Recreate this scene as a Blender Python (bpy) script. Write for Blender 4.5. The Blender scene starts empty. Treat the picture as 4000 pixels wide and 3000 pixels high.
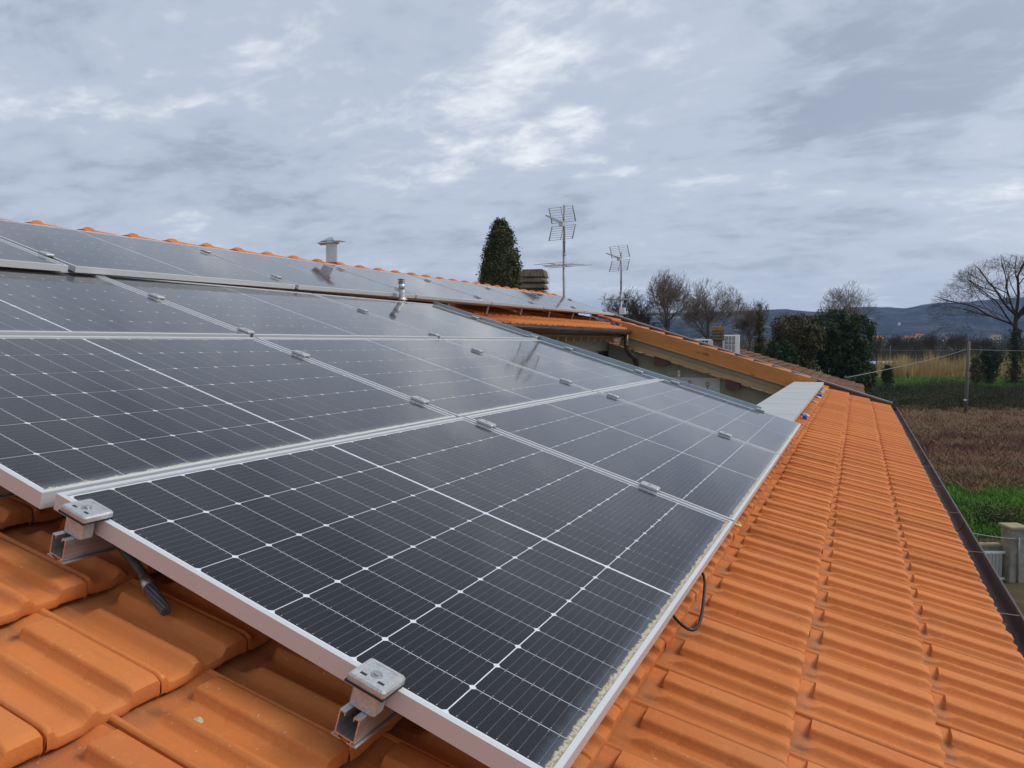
import bpy, bmesh, math, random
from math import radians, sin, cos, pi, tan
from mathutils import Vector, Matrix, noise as mnoise

# ------------------------------------------------------------------ camera
scene = bpy.context.scene
F_PX = 2917.67
YAW, PITCH, AL = 0.432894, 0.0557102, 0.2924315      # camera yaw / pitch, roof pitch
CAM = Vector((1.47005, -0.975076, 0.305841))
cd = bpy.data.cameras.new('camera')
cam = bpy.data.objects.new('camera', cd)
scene.collection.objects.link(cam)
cam.location = CAM
cam.rotation_euler = (pi / 2 - PITCH, 0, YAW)
cd.sensor_fit = 'HORIZONTAL'
cd.sensor_width = 36.0
cd.lens = F_PX / 4000 * 36
cd.clip_start = 0.02
cd.clip_end = 30000
scene.camera = cam

# ------------------------------------------------------------------ sky
SUN_EL, SUN_AZ = radians(42), radians(68)            # azimuth clockwise from +Y
world = bpy.data.worlds.new('World')
scene.world = world
world.use_nodes = True
wt = world.node_tree
wt.nodes.clear()


def wn(t, **kw):
    n = wt.nodes.new(t)
    for k, v in kw.items():
        setattr(n, k, v)
    return n


def wmath(op, a, b=None, c=None):
    n = wn('ShaderNodeMath', operation=op)
    for i, v in enumerate((a, b, c)):
        if v is None:
            continue
        if isinstance(v, (int, float)):
            n.inputs[i].default_value = v
        else:
            wt.links.new(v, n.inputs[i])
    return n.outputs[0]


sky = wn('ShaderNodeTexSky', sky_type='NISHITA', sun_disc=False)
sky.sun_elevation = SUN_EL
sky.sun_rotation = SUN_AZ
tc = wn('ShaderNodeTexCoord')
sep = wn('ShaderNodeSeparateXYZ')
wt.links.new(tc.outputs['Generated'], sep.inputs[0])
zz = wmath('ADD', wmath('MAXIMUM', sep.outputs[2], 0.0), 0.16)
cmb = wn('ShaderNodeCombineXYZ')
wt.links.new(wmath('DIVIDE', sep.outputs[0], zz), cmb.inputs[0])
wt.links.new(wmath('DIVIDE', sep.outputs[1], zz), cmb.inputs[1])


def wnoise(scale, detail, rough, dist, off):
    mp = wn('ShaderNodeMapping')
    mp.inputs['Location'].default_value = off
    mp.inputs['Rotation'].default_value = (0, 0, 0.5)
    mp.inputs['Scale'].default_value = (scale, scale * 1.35, scale)
    wt.links.new(cmb.outputs[0], mp.inputs[0])
    n = wn('ShaderNodeTexNoise')
    n.inputs['Scale'].default_value = 1.0
    n.inputs['Detail'].default_value = detail
    n.inputs['Roughness'].default_value = rough
    n.inputs['Distortion'].default_value = dist
    wt.links.new(mp.outputs[0], n.inputs['Vector'])
    return n.outputs['Fac']


big = wnoise(0.75, 5, 0.55, 0.6, (3.1, 1.7, 0))
mid = wnoise(2.3, 6, 0.62, 0.4, (7.3, 2.2, 0))
fine = wnoise(7.0, 5, 0.6, 0.3, (1.3, 9.2, 0))
cl = wmath('ADD', wmath('MULTIPLY', big, 0.50), wmath('ADD', wmath('MULTIPLY', mid, 0.33), wmath('MULTIPLY', fine, 0.17)))
ramp = wn('ShaderNodeValToRGB')
wt.links.new(cl, ramp.inputs[0])
cr = ramp.color_ramp
cr.interpolation = 'EASE'
cr.elements[0].position = 0.385
cr.elements[0].color = (0.270, 0.312, 0.395, 1)
cr.elements[1].position = 0.655
cr.elements[1].color = (0.86, 0.875, 0.89, 1)
e = cr.elements.new(0.52)
e.color = (0.440, 0.492, 0.585, 1)
# the veil of cloud brightens softly towards the horizon haze
hz = wmath('POWER', wmath('SUBTRACT', 1.0, wmath('MAXIMUM', sep.outputs[2], 0.0)), 9.0)
mixh = wn('ShaderNodeMixRGB')
mixh.inputs[2].default_value = (0.66, 0.70, 0.74, 1)
wt.links.new(wmath('MULTIPLY', hz, 0.75), mixh.inputs[0])
wt.links.new(ramp.outputs[0], mixh.inputs[1])
# overcast cloud layer over the clear sky behind it
scl = wn('ShaderNodeMixRGB', blend_type='MULTIPLY')
scl.inputs[0].default_value = 1.0
scl.inputs[2].default_value = (9.5, 9.55, 9.5, 1)
# the cloud is thinner and brighter around the veiled sun
dts = wn('ShaderNodeVectorMath', operation='DOT_PRODUCT')
wt.links.new(tc.outputs['Generated'], dts.inputs[0])
dts.inputs[1].default_value = (sin(SUN_AZ) * cos(SUN_EL), cos(SUN_AZ) * cos(SUN_EL), sin(SUN_EL))
glow = wmath('MULTIPLY', wmath('POWER', wmath('MAXIMUM', dts.outputs['Value'], 0.0), 3.0), 0.36)
glc = wn('ShaderNodeMixRGB', blend_type='ADD')
glc.inputs[2].default_value = (1.0, 0.97, 0.92, 1)
wt.links.new(glow, glc.inputs[0])
wt.links.new(mixh.outputs[0], glc.inputs[1])
wt.links.new(glc.outputs[0], scl.inputs[1])
mixs = wn('ShaderNodeMixRGB')
mixs.inputs[0].default_value = 0.93
wt.links.new(sky.outputs[0], mixs.inputs[1])
wt.links.new(scl.outputs[0], mixs.inputs[2])
bg = wn('ShaderNodeBackground')
bg.inputs['Strength'].default_value = 0.10
wt.links.new(mixs.outputs[0], bg.inputs[0])
wo = wn('ShaderNodeOutputWorld')
wt.links.new(bg.outputs[0], wo.inputs[0])

# ------------------------------------------------------------------ sun (veiled)
sl = bpy.data.lights.new('sun', 'SUN')
sl.energy = 1.5
sl.angle = radians(22)
sl.color = (1.0, 0.95, 0.88)
sun = bpy.data.objects.new('sun', sl)
scene.collection.objects.link(sun)
sd = Vector((sin(SUN_AZ) * cos(SUN_EL), cos(SUN_AZ) * cos(SUN_EL), sin(SUN_EL)))
sun.rotation_euler = sd.to_track_quat('Z', 'Y').to_euler()
sun.location = (5, -5, 30)

vs = scene.view_settings
vs.view_transform = 'Standard'
vs.look = 'None'
vs.exposure = 0.35
vs.gamma = 1.0
vs.use_curve_mapping = False
scene.cycles.max_bounces = 8
scene.cycles.transparent_max_bounces = 16
scene.cycles.volume_bounces = 0

random.seed(11)
R = random.Random(5)
COL = scene.collection
GZ = -6.9                                             # ground level

# ------------------------------------------------------------------ materials
MATS = {}


class NT:
    def __init__(self, name):
        self.m = bpy.data.materials.new(name)
        self.m.use_nodes = True
        self.t = self.m.node_tree
        self.b = self.t.nodes['Principled BSDF']
        MATS[name] = self.m

    def n(self, typ, **kw):
        x = self.t.nodes.new(typ)
        for k, v in kw.items():
            setattr(x, k, v)
        return x

    def l(self, a, b):
        self.t.links.new(a, b)

    def math(self, op, a, b=None, c=None, clamp=False):
        x = self.n('ShaderNodeMath', operation=op)
        x.use_clamp = clamp
        for i, v in enumerate((a, b, c)):
            if v is None:
                continue
            if isinstance(v, (int, float)):
                x.inputs[i].default_value = v
            else:
                self.l(v, x.inputs[i])
        return x.outputs[0]

    def coord(self, which='Object'):
        return self.n('ShaderNodeTexCoord').outputs[which]

    def pos(self):
        return self.n('ShaderNodeNewGeometry').outputs['Position']

    def map(self, vec, scale=(1, 1, 1), loc=(0, 0, 0)):
        m = self.n('ShaderNodeMapping')
        m.inputs['Scale'].default_value = scale
        m.inputs['Location'].default_value = loc
        self.l(vec, m.inputs[0])
        return m.outputs[0]

    def noise(self, vec, scale, detail=4, rough=0.55, dist=0.0):
        x = self.n('ShaderNodeTexNoise')
        x.inputs['Scale'].default_value = scale
        x.inputs['Detail'].default_value = detail
        x.inputs['Roughness'].default_value = rough
        x.inputs['Distortion'].default_value = dist
        if vec is not None:
            self.l(vec, x.inputs['Vector'])
        return x.outputs['Fac']

    def ramp(self, fac, stops, interp='LINEAR'):
        x = self.n('ShaderNodeValToRGB')
        r = x.color_ramp
        r.interpolation = interp
        r.elements[0].position, r.elements[0].color = stops[0][0], (*stops[0][1], 1)
        r.elements[1].position, r.elements[1].color = stops[-1][0], (*stops[-1][1], 1)
        for p, c in stops[1:-1]:
            q = r.elements.new(p)
            q.color = (*c, 1)
        self.l(fac, x.inputs[0])
        return x.outputs[0]

    def mix(self, fac, a, b, mode='MIX'):
        x = self.n('ShaderNodeMixRGB', blend_type=mode)
        for i, v in enumerate((fac, a, b)):
            if isinstance(v, (int, float)):
                x.inputs[i].default_value = v
            elif isinstance(v, tuple):
                x.inputs[i].default_value = (*v, 1)
            else:
                self.l(v, x.inputs[i])
        return x.outputs[0]

    def step(self, v, a, b):
        x = self.n('ShaderNodeMapRange')
        x.interpolation_type = 'SMOOTHSTEP'
        x.inputs['From Min'].default_value = a
        x.inputs['From Max'].default_value = b
        self.l(v, x.inputs[0])
        return x.outputs[0]

    def bump(self, h, strength=0.3, dist=0.01):
        x = self.n('ShaderNodeBump')
        x.inputs['Strength'].default_value = strength
        x.inputs['Distance'].default_value = dist
        self.l(h, x.inputs['Height'])
        self.l(x.outputs[0], self.b.inputs['Normal'])

    def set(self, color=None, rough=None, metal=None, spec=None):
        b = self.b
        if color is not None:
            if isinstance(color, tuple):
                b.inputs['Base Color'].default_value = (*color, 1)
            else:
                self.l(color, b.inputs['Base Color'])
        if rough is not None:
            if isinstance(rough, (int, float)):
                b.inputs['Roughness'].default_value = rough
            else:
                self.l(rough, b.inputs['Roughness'])
        if metal is not None:
            b.inputs['Metallic'].default_value = metal
        if spec is not None:
            b.inputs['Specular IOR Level'].default_value = spec
        return self


def simple(name, c, rough=0.6, metal=0.0, var=0.12, scale=8.0, bump=0.0, spec=0.5, world_space=False):
    m = NT(name)
    v = m.pos() if world_space else m.coord('Object')
    nz = m.noise(v, scale, 6, 0.6)
    col = m.ramp(nz, [(0.3, tuple(x * (1 - var) for x in c)), (0.7, tuple(min(1, x * (1 + var)) for x in c))])
    m.set(col, rough, metal, spec)
    if bump:
        m.bump(nz, bump, 0.004)
    return m.m


# clay tile: new orange clay, every tile a little different, grime in the head pan
m = NT('clay_tile')
oc = m.coord('Object')
rnd = m.n('ShaderNodeObjectInfo').outputs['Random']
base = m.ramp(rnd, [(0.0, (0.475, 0.140, 0.032)), (0.3, (0.575, 0.178, 0.044)), (0.7, (0.635, 0.205, 0.053)), (1.0, (0.530, 0.145, 0.038))])
pp = m.pos()
n1 = m.noise(pp, 6.0, 5, 0.6)
n2 = m.noise(pp, 55.0, 5, 0.65)
n3 = m.noise(pp, 320.0, 3, 0.6)
c1 = m.mix(m.math('MULTIPLY', m.step(n1, 0.40, 0.72), 0.45), base, (0.50, 0.190, 0.062))
c2 = m.mix(m.math('MULTIPLY', m.step(n2, 0.52, 0.75), 0.30), c1, (0.69, 0.28, 0.095))
sx = m.n('ShaderNodeSeparateXYZ')
m.l(oc, sx.inputs[0])
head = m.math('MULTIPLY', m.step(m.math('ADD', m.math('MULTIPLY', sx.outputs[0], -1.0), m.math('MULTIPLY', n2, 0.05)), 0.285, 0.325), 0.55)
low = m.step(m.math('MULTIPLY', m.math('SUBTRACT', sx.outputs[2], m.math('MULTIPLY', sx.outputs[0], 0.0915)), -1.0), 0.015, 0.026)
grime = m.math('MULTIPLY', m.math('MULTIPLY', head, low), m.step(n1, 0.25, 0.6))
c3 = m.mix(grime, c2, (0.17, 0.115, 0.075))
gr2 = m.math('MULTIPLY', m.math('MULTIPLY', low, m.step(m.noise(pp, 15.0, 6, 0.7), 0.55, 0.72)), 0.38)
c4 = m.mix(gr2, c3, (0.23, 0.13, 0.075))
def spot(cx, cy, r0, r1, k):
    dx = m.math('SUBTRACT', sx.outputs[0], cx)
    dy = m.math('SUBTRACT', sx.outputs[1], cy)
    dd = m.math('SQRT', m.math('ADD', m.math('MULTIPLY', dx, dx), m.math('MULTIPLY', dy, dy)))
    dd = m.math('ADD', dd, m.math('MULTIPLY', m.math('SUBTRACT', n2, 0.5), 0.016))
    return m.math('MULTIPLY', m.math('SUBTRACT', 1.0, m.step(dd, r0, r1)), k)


pit_spots = m.math('MULTIPLY', m.math('MAXIMUM', spot(-.300, .073, .004, .024, .55), spot(-.292, .128, .003, .014, .6)), m.step(n1, 0.36, 0.62))  # dark spots where the middle rib starts and at the flat rib's notch
c4 = m.mix(pit_spots, c4, (0.085, 0.062, 0.036))
stn = m.noise(m.map(oc, (5.0, 55.0, 5.0)), 1.0, 4, 0.6)
rnd2 = m.noise(pp, 2.1, 2, 0.5)
stk = m.math('MULTIPLY', m.math('MULTIPLY', m.step(stn, 0.48, 0.72), m.step(rnd2, 0.40, 0.62)), 0.34)
c4 = m.mix(stk, c4, (0.30, 0.125, 0.055))
blot = m.math('MULTIPLY', m.step(m.noise(pp, 24.0, 7, 0.75), 0.60, 0.74), 0.30)
c4 = m.mix(blot, c4, (0.34, 0.20, 0.11))
sp = m.math('MULTIPLY', m.step(m.noise(pp, 130.0, 2, 0.5), 0.70, 0.76), 0.5)
c5 = m.mix(sp, c4, (0.62, 0.48, 0.36))
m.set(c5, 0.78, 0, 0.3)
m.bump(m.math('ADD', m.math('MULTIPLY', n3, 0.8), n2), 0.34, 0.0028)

# weathered old clay
m = NT('old_tile')
pp = m.pos()
nz = m.noise(pp, 2.2, 7, 0.7)
n2 = m.noise(pp, 9.0, 5, 0.7)
col = m.ramp(nz, [(0.30, (0.055, 0.038, 0.028)), (0.46, (0.13, 0.068, 0.042)), (0.60, (0.21, 0.105, 0.060)), (0.74, (0.25, 0.185, 0.115))])
m.set(m.mix(m.step(n2, 0.5, 0.75), col, (0.12, 0.09, 0.06)), 0.9, 0, 0.2)
m.bump(n2, 0.5, 0.02)

simple('roof_deck', (0.16, 0.07, 0.04), 0.9)
simple('aluminium', (0.74, 0.75, 0.76), 0.42, 0.75, 0.05, 30, 0.05)
# anodised frame, faint extrusion streaks
m = NT('frame_alu')
oc = m.coord('Object')
st = m.noise(m.map(oc, (600, 2, 600)), 1.0, 3, 0.6)
gr = m.noise(oc, 14.0, 5, 0.65)
m.set(m.mix(m.math('MULTIPLY', m.step(gr, 0.55, 0.8), 0.25), m.ramp(st, [(0.3, (0.53, 0.54, 0.55)), (0.7, (0.65, 0.66, 0.67))]), (0.52, 0.50, 0.45)), 0.5, 0.25, 0.5)
# galvanised clamp casting
m = NT('galvanised')
oc = m.coord('Object')
v = m.n('ShaderNodeTexVoronoi')
v.inputs['Scale'].default_value = 160
m.l(oc, v.inputs['Vector'])
nz = m.noise(oc, 60, 5, 0.6)
m.set(m.mix(0.5, m.ramp(v.outputs['Distance'], [(0.0, (0.36, 0.37, 0.38)), (0.6, (0.55, 0.56, 0.57))]), m.ramp(nz, [(0.3, (0.33, 0.33, 0.33)), (0.7, (0.58, 0.58, 0.57))])), 0.5, 0.6)
m.bump(nz, 0.25, 0.001)
m = NT('mill_aluminium')
oc = m.coord('Object')
st = m.noise(m.map(oc, (220, 3, 220)), 1.0, 4, 0.65)
m.set(m.ramp(st, [(0.25, (0.42, 0.41, 0.41)), (0.75, (0.72, 0.71, 0.70))]), 0.38, 0.85)
simple('rubber', (0.015, 0.015, 0.016), 0.6, 0, 0.2)
simple('black_cable', (0.012, 0.012, 0.013), 0.45, 0, 0.2)
simple('conduit_grey', (0.085, 0.088, 0.09), 0.5, 0, 0.25, 40)
simple('steel_bolt', (0.45, 0.45, 0.45), 0.35, 0.9, 0.1, 90)
simple('backsheet', (0.72, 0.74, 0.78), 0.6, 0, 0.02)

# mono cell: near black, ten thin bus wires with solder pads
m = NT('solar_cell')
oc = m.coord('Object')
s = m.n('ShaderNodeSeparateXYZ')
m.l(oc, s.inputs[0])
ph = m.math('FRACT', m.math('ADD', m.math('MULTIPLY', s.outputs[0], 1 / 0.0182), 0.5 + 10.0))
wire = m.math('LESS_THAN', m.math('ABSOLUTE', m.math('SUBTRACT', ph, 0.5)), 0.017)
padx = m.math('LESS_THAN', m.math('ABSOLUTE', m.math('SUBTRACT', ph, 0.5)), 0.052)
pady = m.math('LESS_THAN', m.math('ABSOLUTE', m.math('SUBTRACT', m.math('ABSOLUTE', s.outputs[1]), 0.0415)), 0.0011)
pad = m.math('MULTIPLY', padx, pady)
rnd = m.n('ShaderNodeObjectInfo').outputs['Random']
cellc = m.ramp(rnd, [(0.0, (0.0034, 0.0038, 0.0074)), (1.0, (0.0062, 0.0064, 0.0108))])
c = m.mix(m.math('MULTIPLY', wire, 0.75), cellc, (0.20, 0.20, 0.21))
c = m.mix(pad, c, (0.42, 0.40, 0.37))
m.set(c, 0.55, 0, 0.3)

# glass pane: clear sheet that mirrors the sky by Fresnel, thin dust film, dirt line along the lower edge
PW, PL = 1.134, 1.722
m = NT('panel_glass')
m.t.nodes.remove(m.b)
oc = m.coord('Object')
s = m.n('ShaderNodeSeparateXYZ')
m.l(oc, s.inputs[0])
lw = m.n('ShaderNodeLayerWeight')                              # front glass, encapsulant and cell faces together
lw.inputs['Blend'].default_value = 0.5
refl = m.math('ADD', 0.002, m.math('MULTIPLY', m.math('POWER', lw.outputs['Facing'], 5.1), 0.995), clamp=True)
tr = m.n('ShaderNodeBsdfTransparent')
tr.inputs[0].default_value = (0.97, 0.975, 0.98, 1)
gl = m.n('ShaderNodeBsdfGlossy')
gl.inputs['Color'].default_value = (0.96, 0.945, 0.93, 1)
gl.inputs['Roughness'].default_value = 0.065
mx = m.n('ShaderNodeMixShader')
m.l(refl, mx.inputs[0])
m.l(tr.outputs[0], mx.inputs[1])
m.l(gl.outputs[0], mx.inputs[2])
df = m.n('ShaderNodeBsdfDiffuse')
pp = m.pos()
film = m.math('ADD', 0.0004, m.math('MULTIPLY', m.step(m.noise(pp, 2.2, 6, 0.65), 0.40, 0.8), 0.0045))
rain = m.step(m.noise(m.map(oc, (1.6, 26.0, 1.0)), 1.0, 4, 0.6), 0.52, 0.75)
film = m.math('ADD', film, m.math('MULTIPLY', rain, 0.0035))
edge = m.math('SUBTRACT', PW, s.outputs[0])                     # distance from the lower edge
nse = m.noise(pp, 38.0, 5, 0.7)
nse2 = m.noise(pp, 170.0, 4, 0.7)
dist = m.math('ADD', edge, m.math('MULTIPLY', m.math('SUBTRACT', nse, 0.5), -0.026))
dirt = m.math('MULTIPLY', m.math('SUBTRACT', 1.0, m.step(dist, 0.019, 0.026)), m.math('ADD', 0.62, m.math('MULTIPLY', nse2, 0.5)))
halo = m.math('MULTIPLY', m.math('SUBTRACT', 1.0, m.step(dist, 0.018, 0.055)), 0.16)
dcol = m.mix(m.step(nse2, 0.35, 0.65), (0.33, 0.285, 0.20), (0.60, 0.54, 0.42))
dcol = m.mix(m.step(dirt, 0.1, 0.4), (0.38, 0.46, 0.56), dcol)
m.l(dcol, df.inputs[0])
fac = m.math('MAXIMUM', film, m.math('MAXIMUM', dirt, halo), clamp=True)
mx2 = m.n('ShaderNodeMixShader')
m.l(fac, mx2.inputs[0])
m.l(mx.outputs[0], mx2.inputs[1])
m.l(df.outputs[0], mx2.inputs[2])
m.l(mx2.outputs[0], m.t.nodes['Material Output'].inputs[0])

simple('brown_gutter', (0.085, 0.058, 0.052), 0.42, 0.25, 0.22, 5, 0.03)
simple('brown_pipe', (0.105, 0.055, 0.042), 0.38, 0.25, 0.18, 5)
simple('verge_metal', (0.20, 0.185, 0.175), 0.45, 0.3, 0.15, 4)
simple('flashing_blue', (0.33, 0.40, 0.46), 0.33, 0.8, 0.06, 6)
# coping sheet: pale grey with faint stains
m = NT('coping_grey')
pp = m.pos()
nz = m.noise(pp, 3.0, 6, 0.65)
m.set(m.ramp(nz, [(0.3, (0.385, 0.405, 0.395)), (0.7, (0.45, 0.465, 0.455))]), 0.7, 0, 0.3)
simple('sealant_dark', (0.31, 0.32, 0.315), 0.8)


def wood(name, a, b, sc=(2, 26, 26), rough=0.6):
    m = NT(name)
    oc = m.coord('Object')
    g = m.noise(m.map(oc, sc), 1.0, 6, 0.62, 0.6)
    g2 = m.noise(oc, 2.5, 5, 0.6)
    kn = m.noise(m.map(oc, (3.2, 9, 9)), 1.0, 2, 0.5)
    c = m.ramp(g, [(0.25, a), (0.75, b)])
    c = m.mix(m.math('MULTIPLY', m.step(kn, 0.70, 0.76), 0.75), c, tuple(x * 0.35 for x in a))
    c = m.mix(m.math('MULTIPLY', m.step(g2, 0.4, 0.75), 0.35), c, tuple(x * 0.7 for x in a))
    m.set(c, rough)
    m.bump(g, 0.2, 0.004)
    return m.m


wood('stained_wood', (0.47, 0.165, 0.034), (0.59, 0.235, 0.055), (3, 14, 14), 0.45)
wood('lit_edge_wood', (0.52, 0.26, 0.075), (0.66, 0.36, 0.12), (3, 14, 14), 0.45)  # fascia wood with the light caught on the ledge put into its colour
wood('raw_wood', (0.36, 0.23, 0.11), (0.50, 0.345, 0.18))
wood('weathered_plank', (0.25, 0.19, 0.125), (0.37, 0.29, 0.20))
wood('dark_beam', (0.075, 0.032, 0.02), (0.15, 0.066, 0.035))
simple('wall_green', (0.36, 0.355, 0.285), 0.9, 0, 0.05, 2.0, 0.15, 0.2, True)
simple('wall_render', (0.48, 0.42, 0.33), 0.9, 0, 0.08, 1.5, 0.15, 0.2, True)
simple('white_board', (0.60, 0.60, 0.57), 0.5, 0, 0.04)
simple('white_plastic', (0.74, 0.75, 0.74), 0.4, 0, 0.04)
simple('grille_dark', (0.02, 0.024, 0.03), 0.5)
simple('bulb_glass', (0.62, 0.62, 0.60), 0.12, 0, 0.03)
simple('red_paint', (0.24, 0.045, 0.03), 0.8, 0, 0.3, 30)
m = NT('foil')
oc = m.coord('Object')
nz = m.noise(oc, 45, 5, 0.6)
m.set(m.ramp(nz, [(0.3, (0.40, 0.38, 0.37)), (0.7, (0.78, 0.78, 0.78))]), 0.3, 0.9)
m.bump(nz, 0.9, 0.01)
simple('zinc', (0.50, 0.52, 0.53), 0.42, 0.7, 0.12, 30, 0.06)
simple('antenna_alu', (0.46, 0.465, 0.46), 0.5, 0.4, 0.1, 20)
simple('antenna_strip', (0.20, 0.195, 0.18), 0.6, 0.2, 0.1, 20)
simple('mast_galv', (0.29, 0.30, 0.315), 0.5, 0.5, 0.15, 14)
m = NT('lichen_concrete')
pp = m.pos()
nz = m.noise(pp, 5.0, 7, 0.7)
n2 = m.noise(pp, 14.0, 6, 0.7)
m.set(m.mix(m.math('MULTIPLY', m.step(n2, 0.5, 0.7), 0.7), m.ramp(nz, [(0.3, (0.075, 0.062, 0.045)), (0.55, (0.16, 0.135, 0.095)), (0.8, (0.27, 0.24, 0.18))]), (0.10, 0.085, 0.06)), 0.95, 0, 0.15)
m.bump(n2, 0.5, 0.02)
m = NT('mossy_cap')
pp = m.pos()
nz = m.noise(pp, 9.0, 6, 0.7)
m.set(m.ramp(nz, [(0.3, (0.16, 0.12, 0.05)), (0.6, (0.30, 0.17, 0.05)), (0.8, (0.16, 0.15, 0.08))]), 0.95, 0, 0.1)
simple('grey_pole', (0.13, 0.115, 0.10), 0.9, 0, 0.25, 3)
simple('wire_grey', (0.17, 0.17, 0.165), 0.6)
simple('concrete', (0.24, 0.225, 0.195), 0.9, 0, 0.35, 5, 0.2)
simple('gate_paint', (0.36, 0.36, 0.35), 0.6, 0, 0.06)
simple('yellow_stone', (0.30, 0.245, 0.15), 0.9, 0, 0.15, 6)
simple('blue_plastic', (0.015, 0.06, 0.42), 0.4, 0, 0.1)
simple('mortar', (0.48, 0.43, 0.35), 0.95, 0, 0.3, 30, 0.4)
simple('yellow_plastic', (0.62, 0.50, 0.22), 0.5, 0, 0.1)
simple('lichen_bit', (0.40, 0.40, 0.24), 0.95, 0, 0.4, 200)
simple('far_white', (0.72, 0.70, 0.66), 0.9)
simple('far_ochre', (0.56, 0.42, 0.20), 0.9)
simple('far_roof', (0.27, 0.12, 0.07), 0.9)
simple('far_window', (0.03, 0.035, 0.04), 0.4)
simple('tarp_blue', (0.20, 0.30, 0.55), 0.6)


def bark(name, a, b, sc=3.0):
    m = NT(name)
    nz = m.noise(m.pos(), sc, 5, 0.65)
    m.set(m.ramp(nz, [(0.3, a), (0.7, b)]), 0.95, 0, 0.1)


bark('bark_dark', (0.030, 0.023, 0.018), (0.075, 0.058, 0.043))
bark('bark_grey', (0.065, 0.052, 0.042), (0.135, 0.110, 0.085))
bark('twig_brown', (0.12, 0.095, 0.075), (0.22, 0.175, 0.135))
bark('twig_dark', (0.055, 0.042, 0.032), (0.12, 0.092, 0.068))


def foliage(name, stops, sc=0.9, trans=0.0):
    m = NT(name)
    rnd = m.noise(m.pos(), sc, 4, 0.7)
    m.set(m.ramp(rnd, stops), 0.75, 0, 0.2)


foliage('cypress_leaf', [(0.3, (0.0278, 0.0441, 0.0186)), (0.5, (0.0557, 0.0696, 0.0255)), (0.62, (0.116, 0.0928, 0.0394)), (0.8, (0.0789, 0.1114, 0.0418))], 1.6)
foliage('oak_leaf', [(0.3, (0.0196, 0.0336, 0.0112)), (0.55, (0.042, 0.0672, 0.0196)), (0.8, (0.077, 0.105, 0.0308))], 0.55)
foliage('olive_leaf', [(0.3, (0.052, 0.0468, 0.0221)), (0.55, (0.0975, 0.0806, 0.039)), (0.8, (0.1105, 0.104, 0.0442))], 0.5)
foliage('ivy_leaf', [(0.3, (0.014, 0.0266, 0.0098)), (0.6, (0.0336, 0.056, 0.0182)), (0.85, (0.063, 0.084, 0.028))], 0.8)
foliage('bramble', [(0.3, (0.0298, 0.035, 0.0175)), (0.5, (0.0612, 0.063, 0.0315)), (0.65, (0.1085, 0.0822, 0.0473)), (0.85, (0.1575, 0.1155, 0.07))], 0.30)
foliage('dry_grass', [(0.3, (0.1368, 0.0882, 0.0483)), (0.5, (0.2259, 0.1433, 0.0804)), (0.62, (0.1961, 0.0882, 0.0591)), (0.8, (0.2972, 0.2038, 0.1126))], 0.22)
m = NT('dry_grass_red')
nz = m.noise(m.pos(), 0.3, 5, 0.7)
m.set(m.ramp(nz, [(0.3, (0.10, 0.045, 0.036)), (0.6, (0.17, 0.075, 0.058)), (0.85, (0.23, 0.15, 0.10))]), 0.8, 0, 0.2)
foliage('green_grass', [(0.3, (0.054, 0.1181, 0.0185)), (0.55, (0.1013, 0.2279, 0.0304)), (0.8, (0.1773, 0.3123, 0.0591))], 0.5)
foliage('reed', [(0.3, (0.2754, 0.1944, 0.0892)), (0.55, (0.4374, 0.316, 0.1378)), (0.8, (0.5832, 0.4536, 0.2106))], 0.25)
foliage('far_wood', [(0.3, (0.06, 0.057, 0.042)), (0.5, (0.105, 0.09, 0.063)), (0.68, (0.0675, 0.0825, 0.042)), (0.85, (0.135, 0.1125, 0.075))], 0.012)


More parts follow.
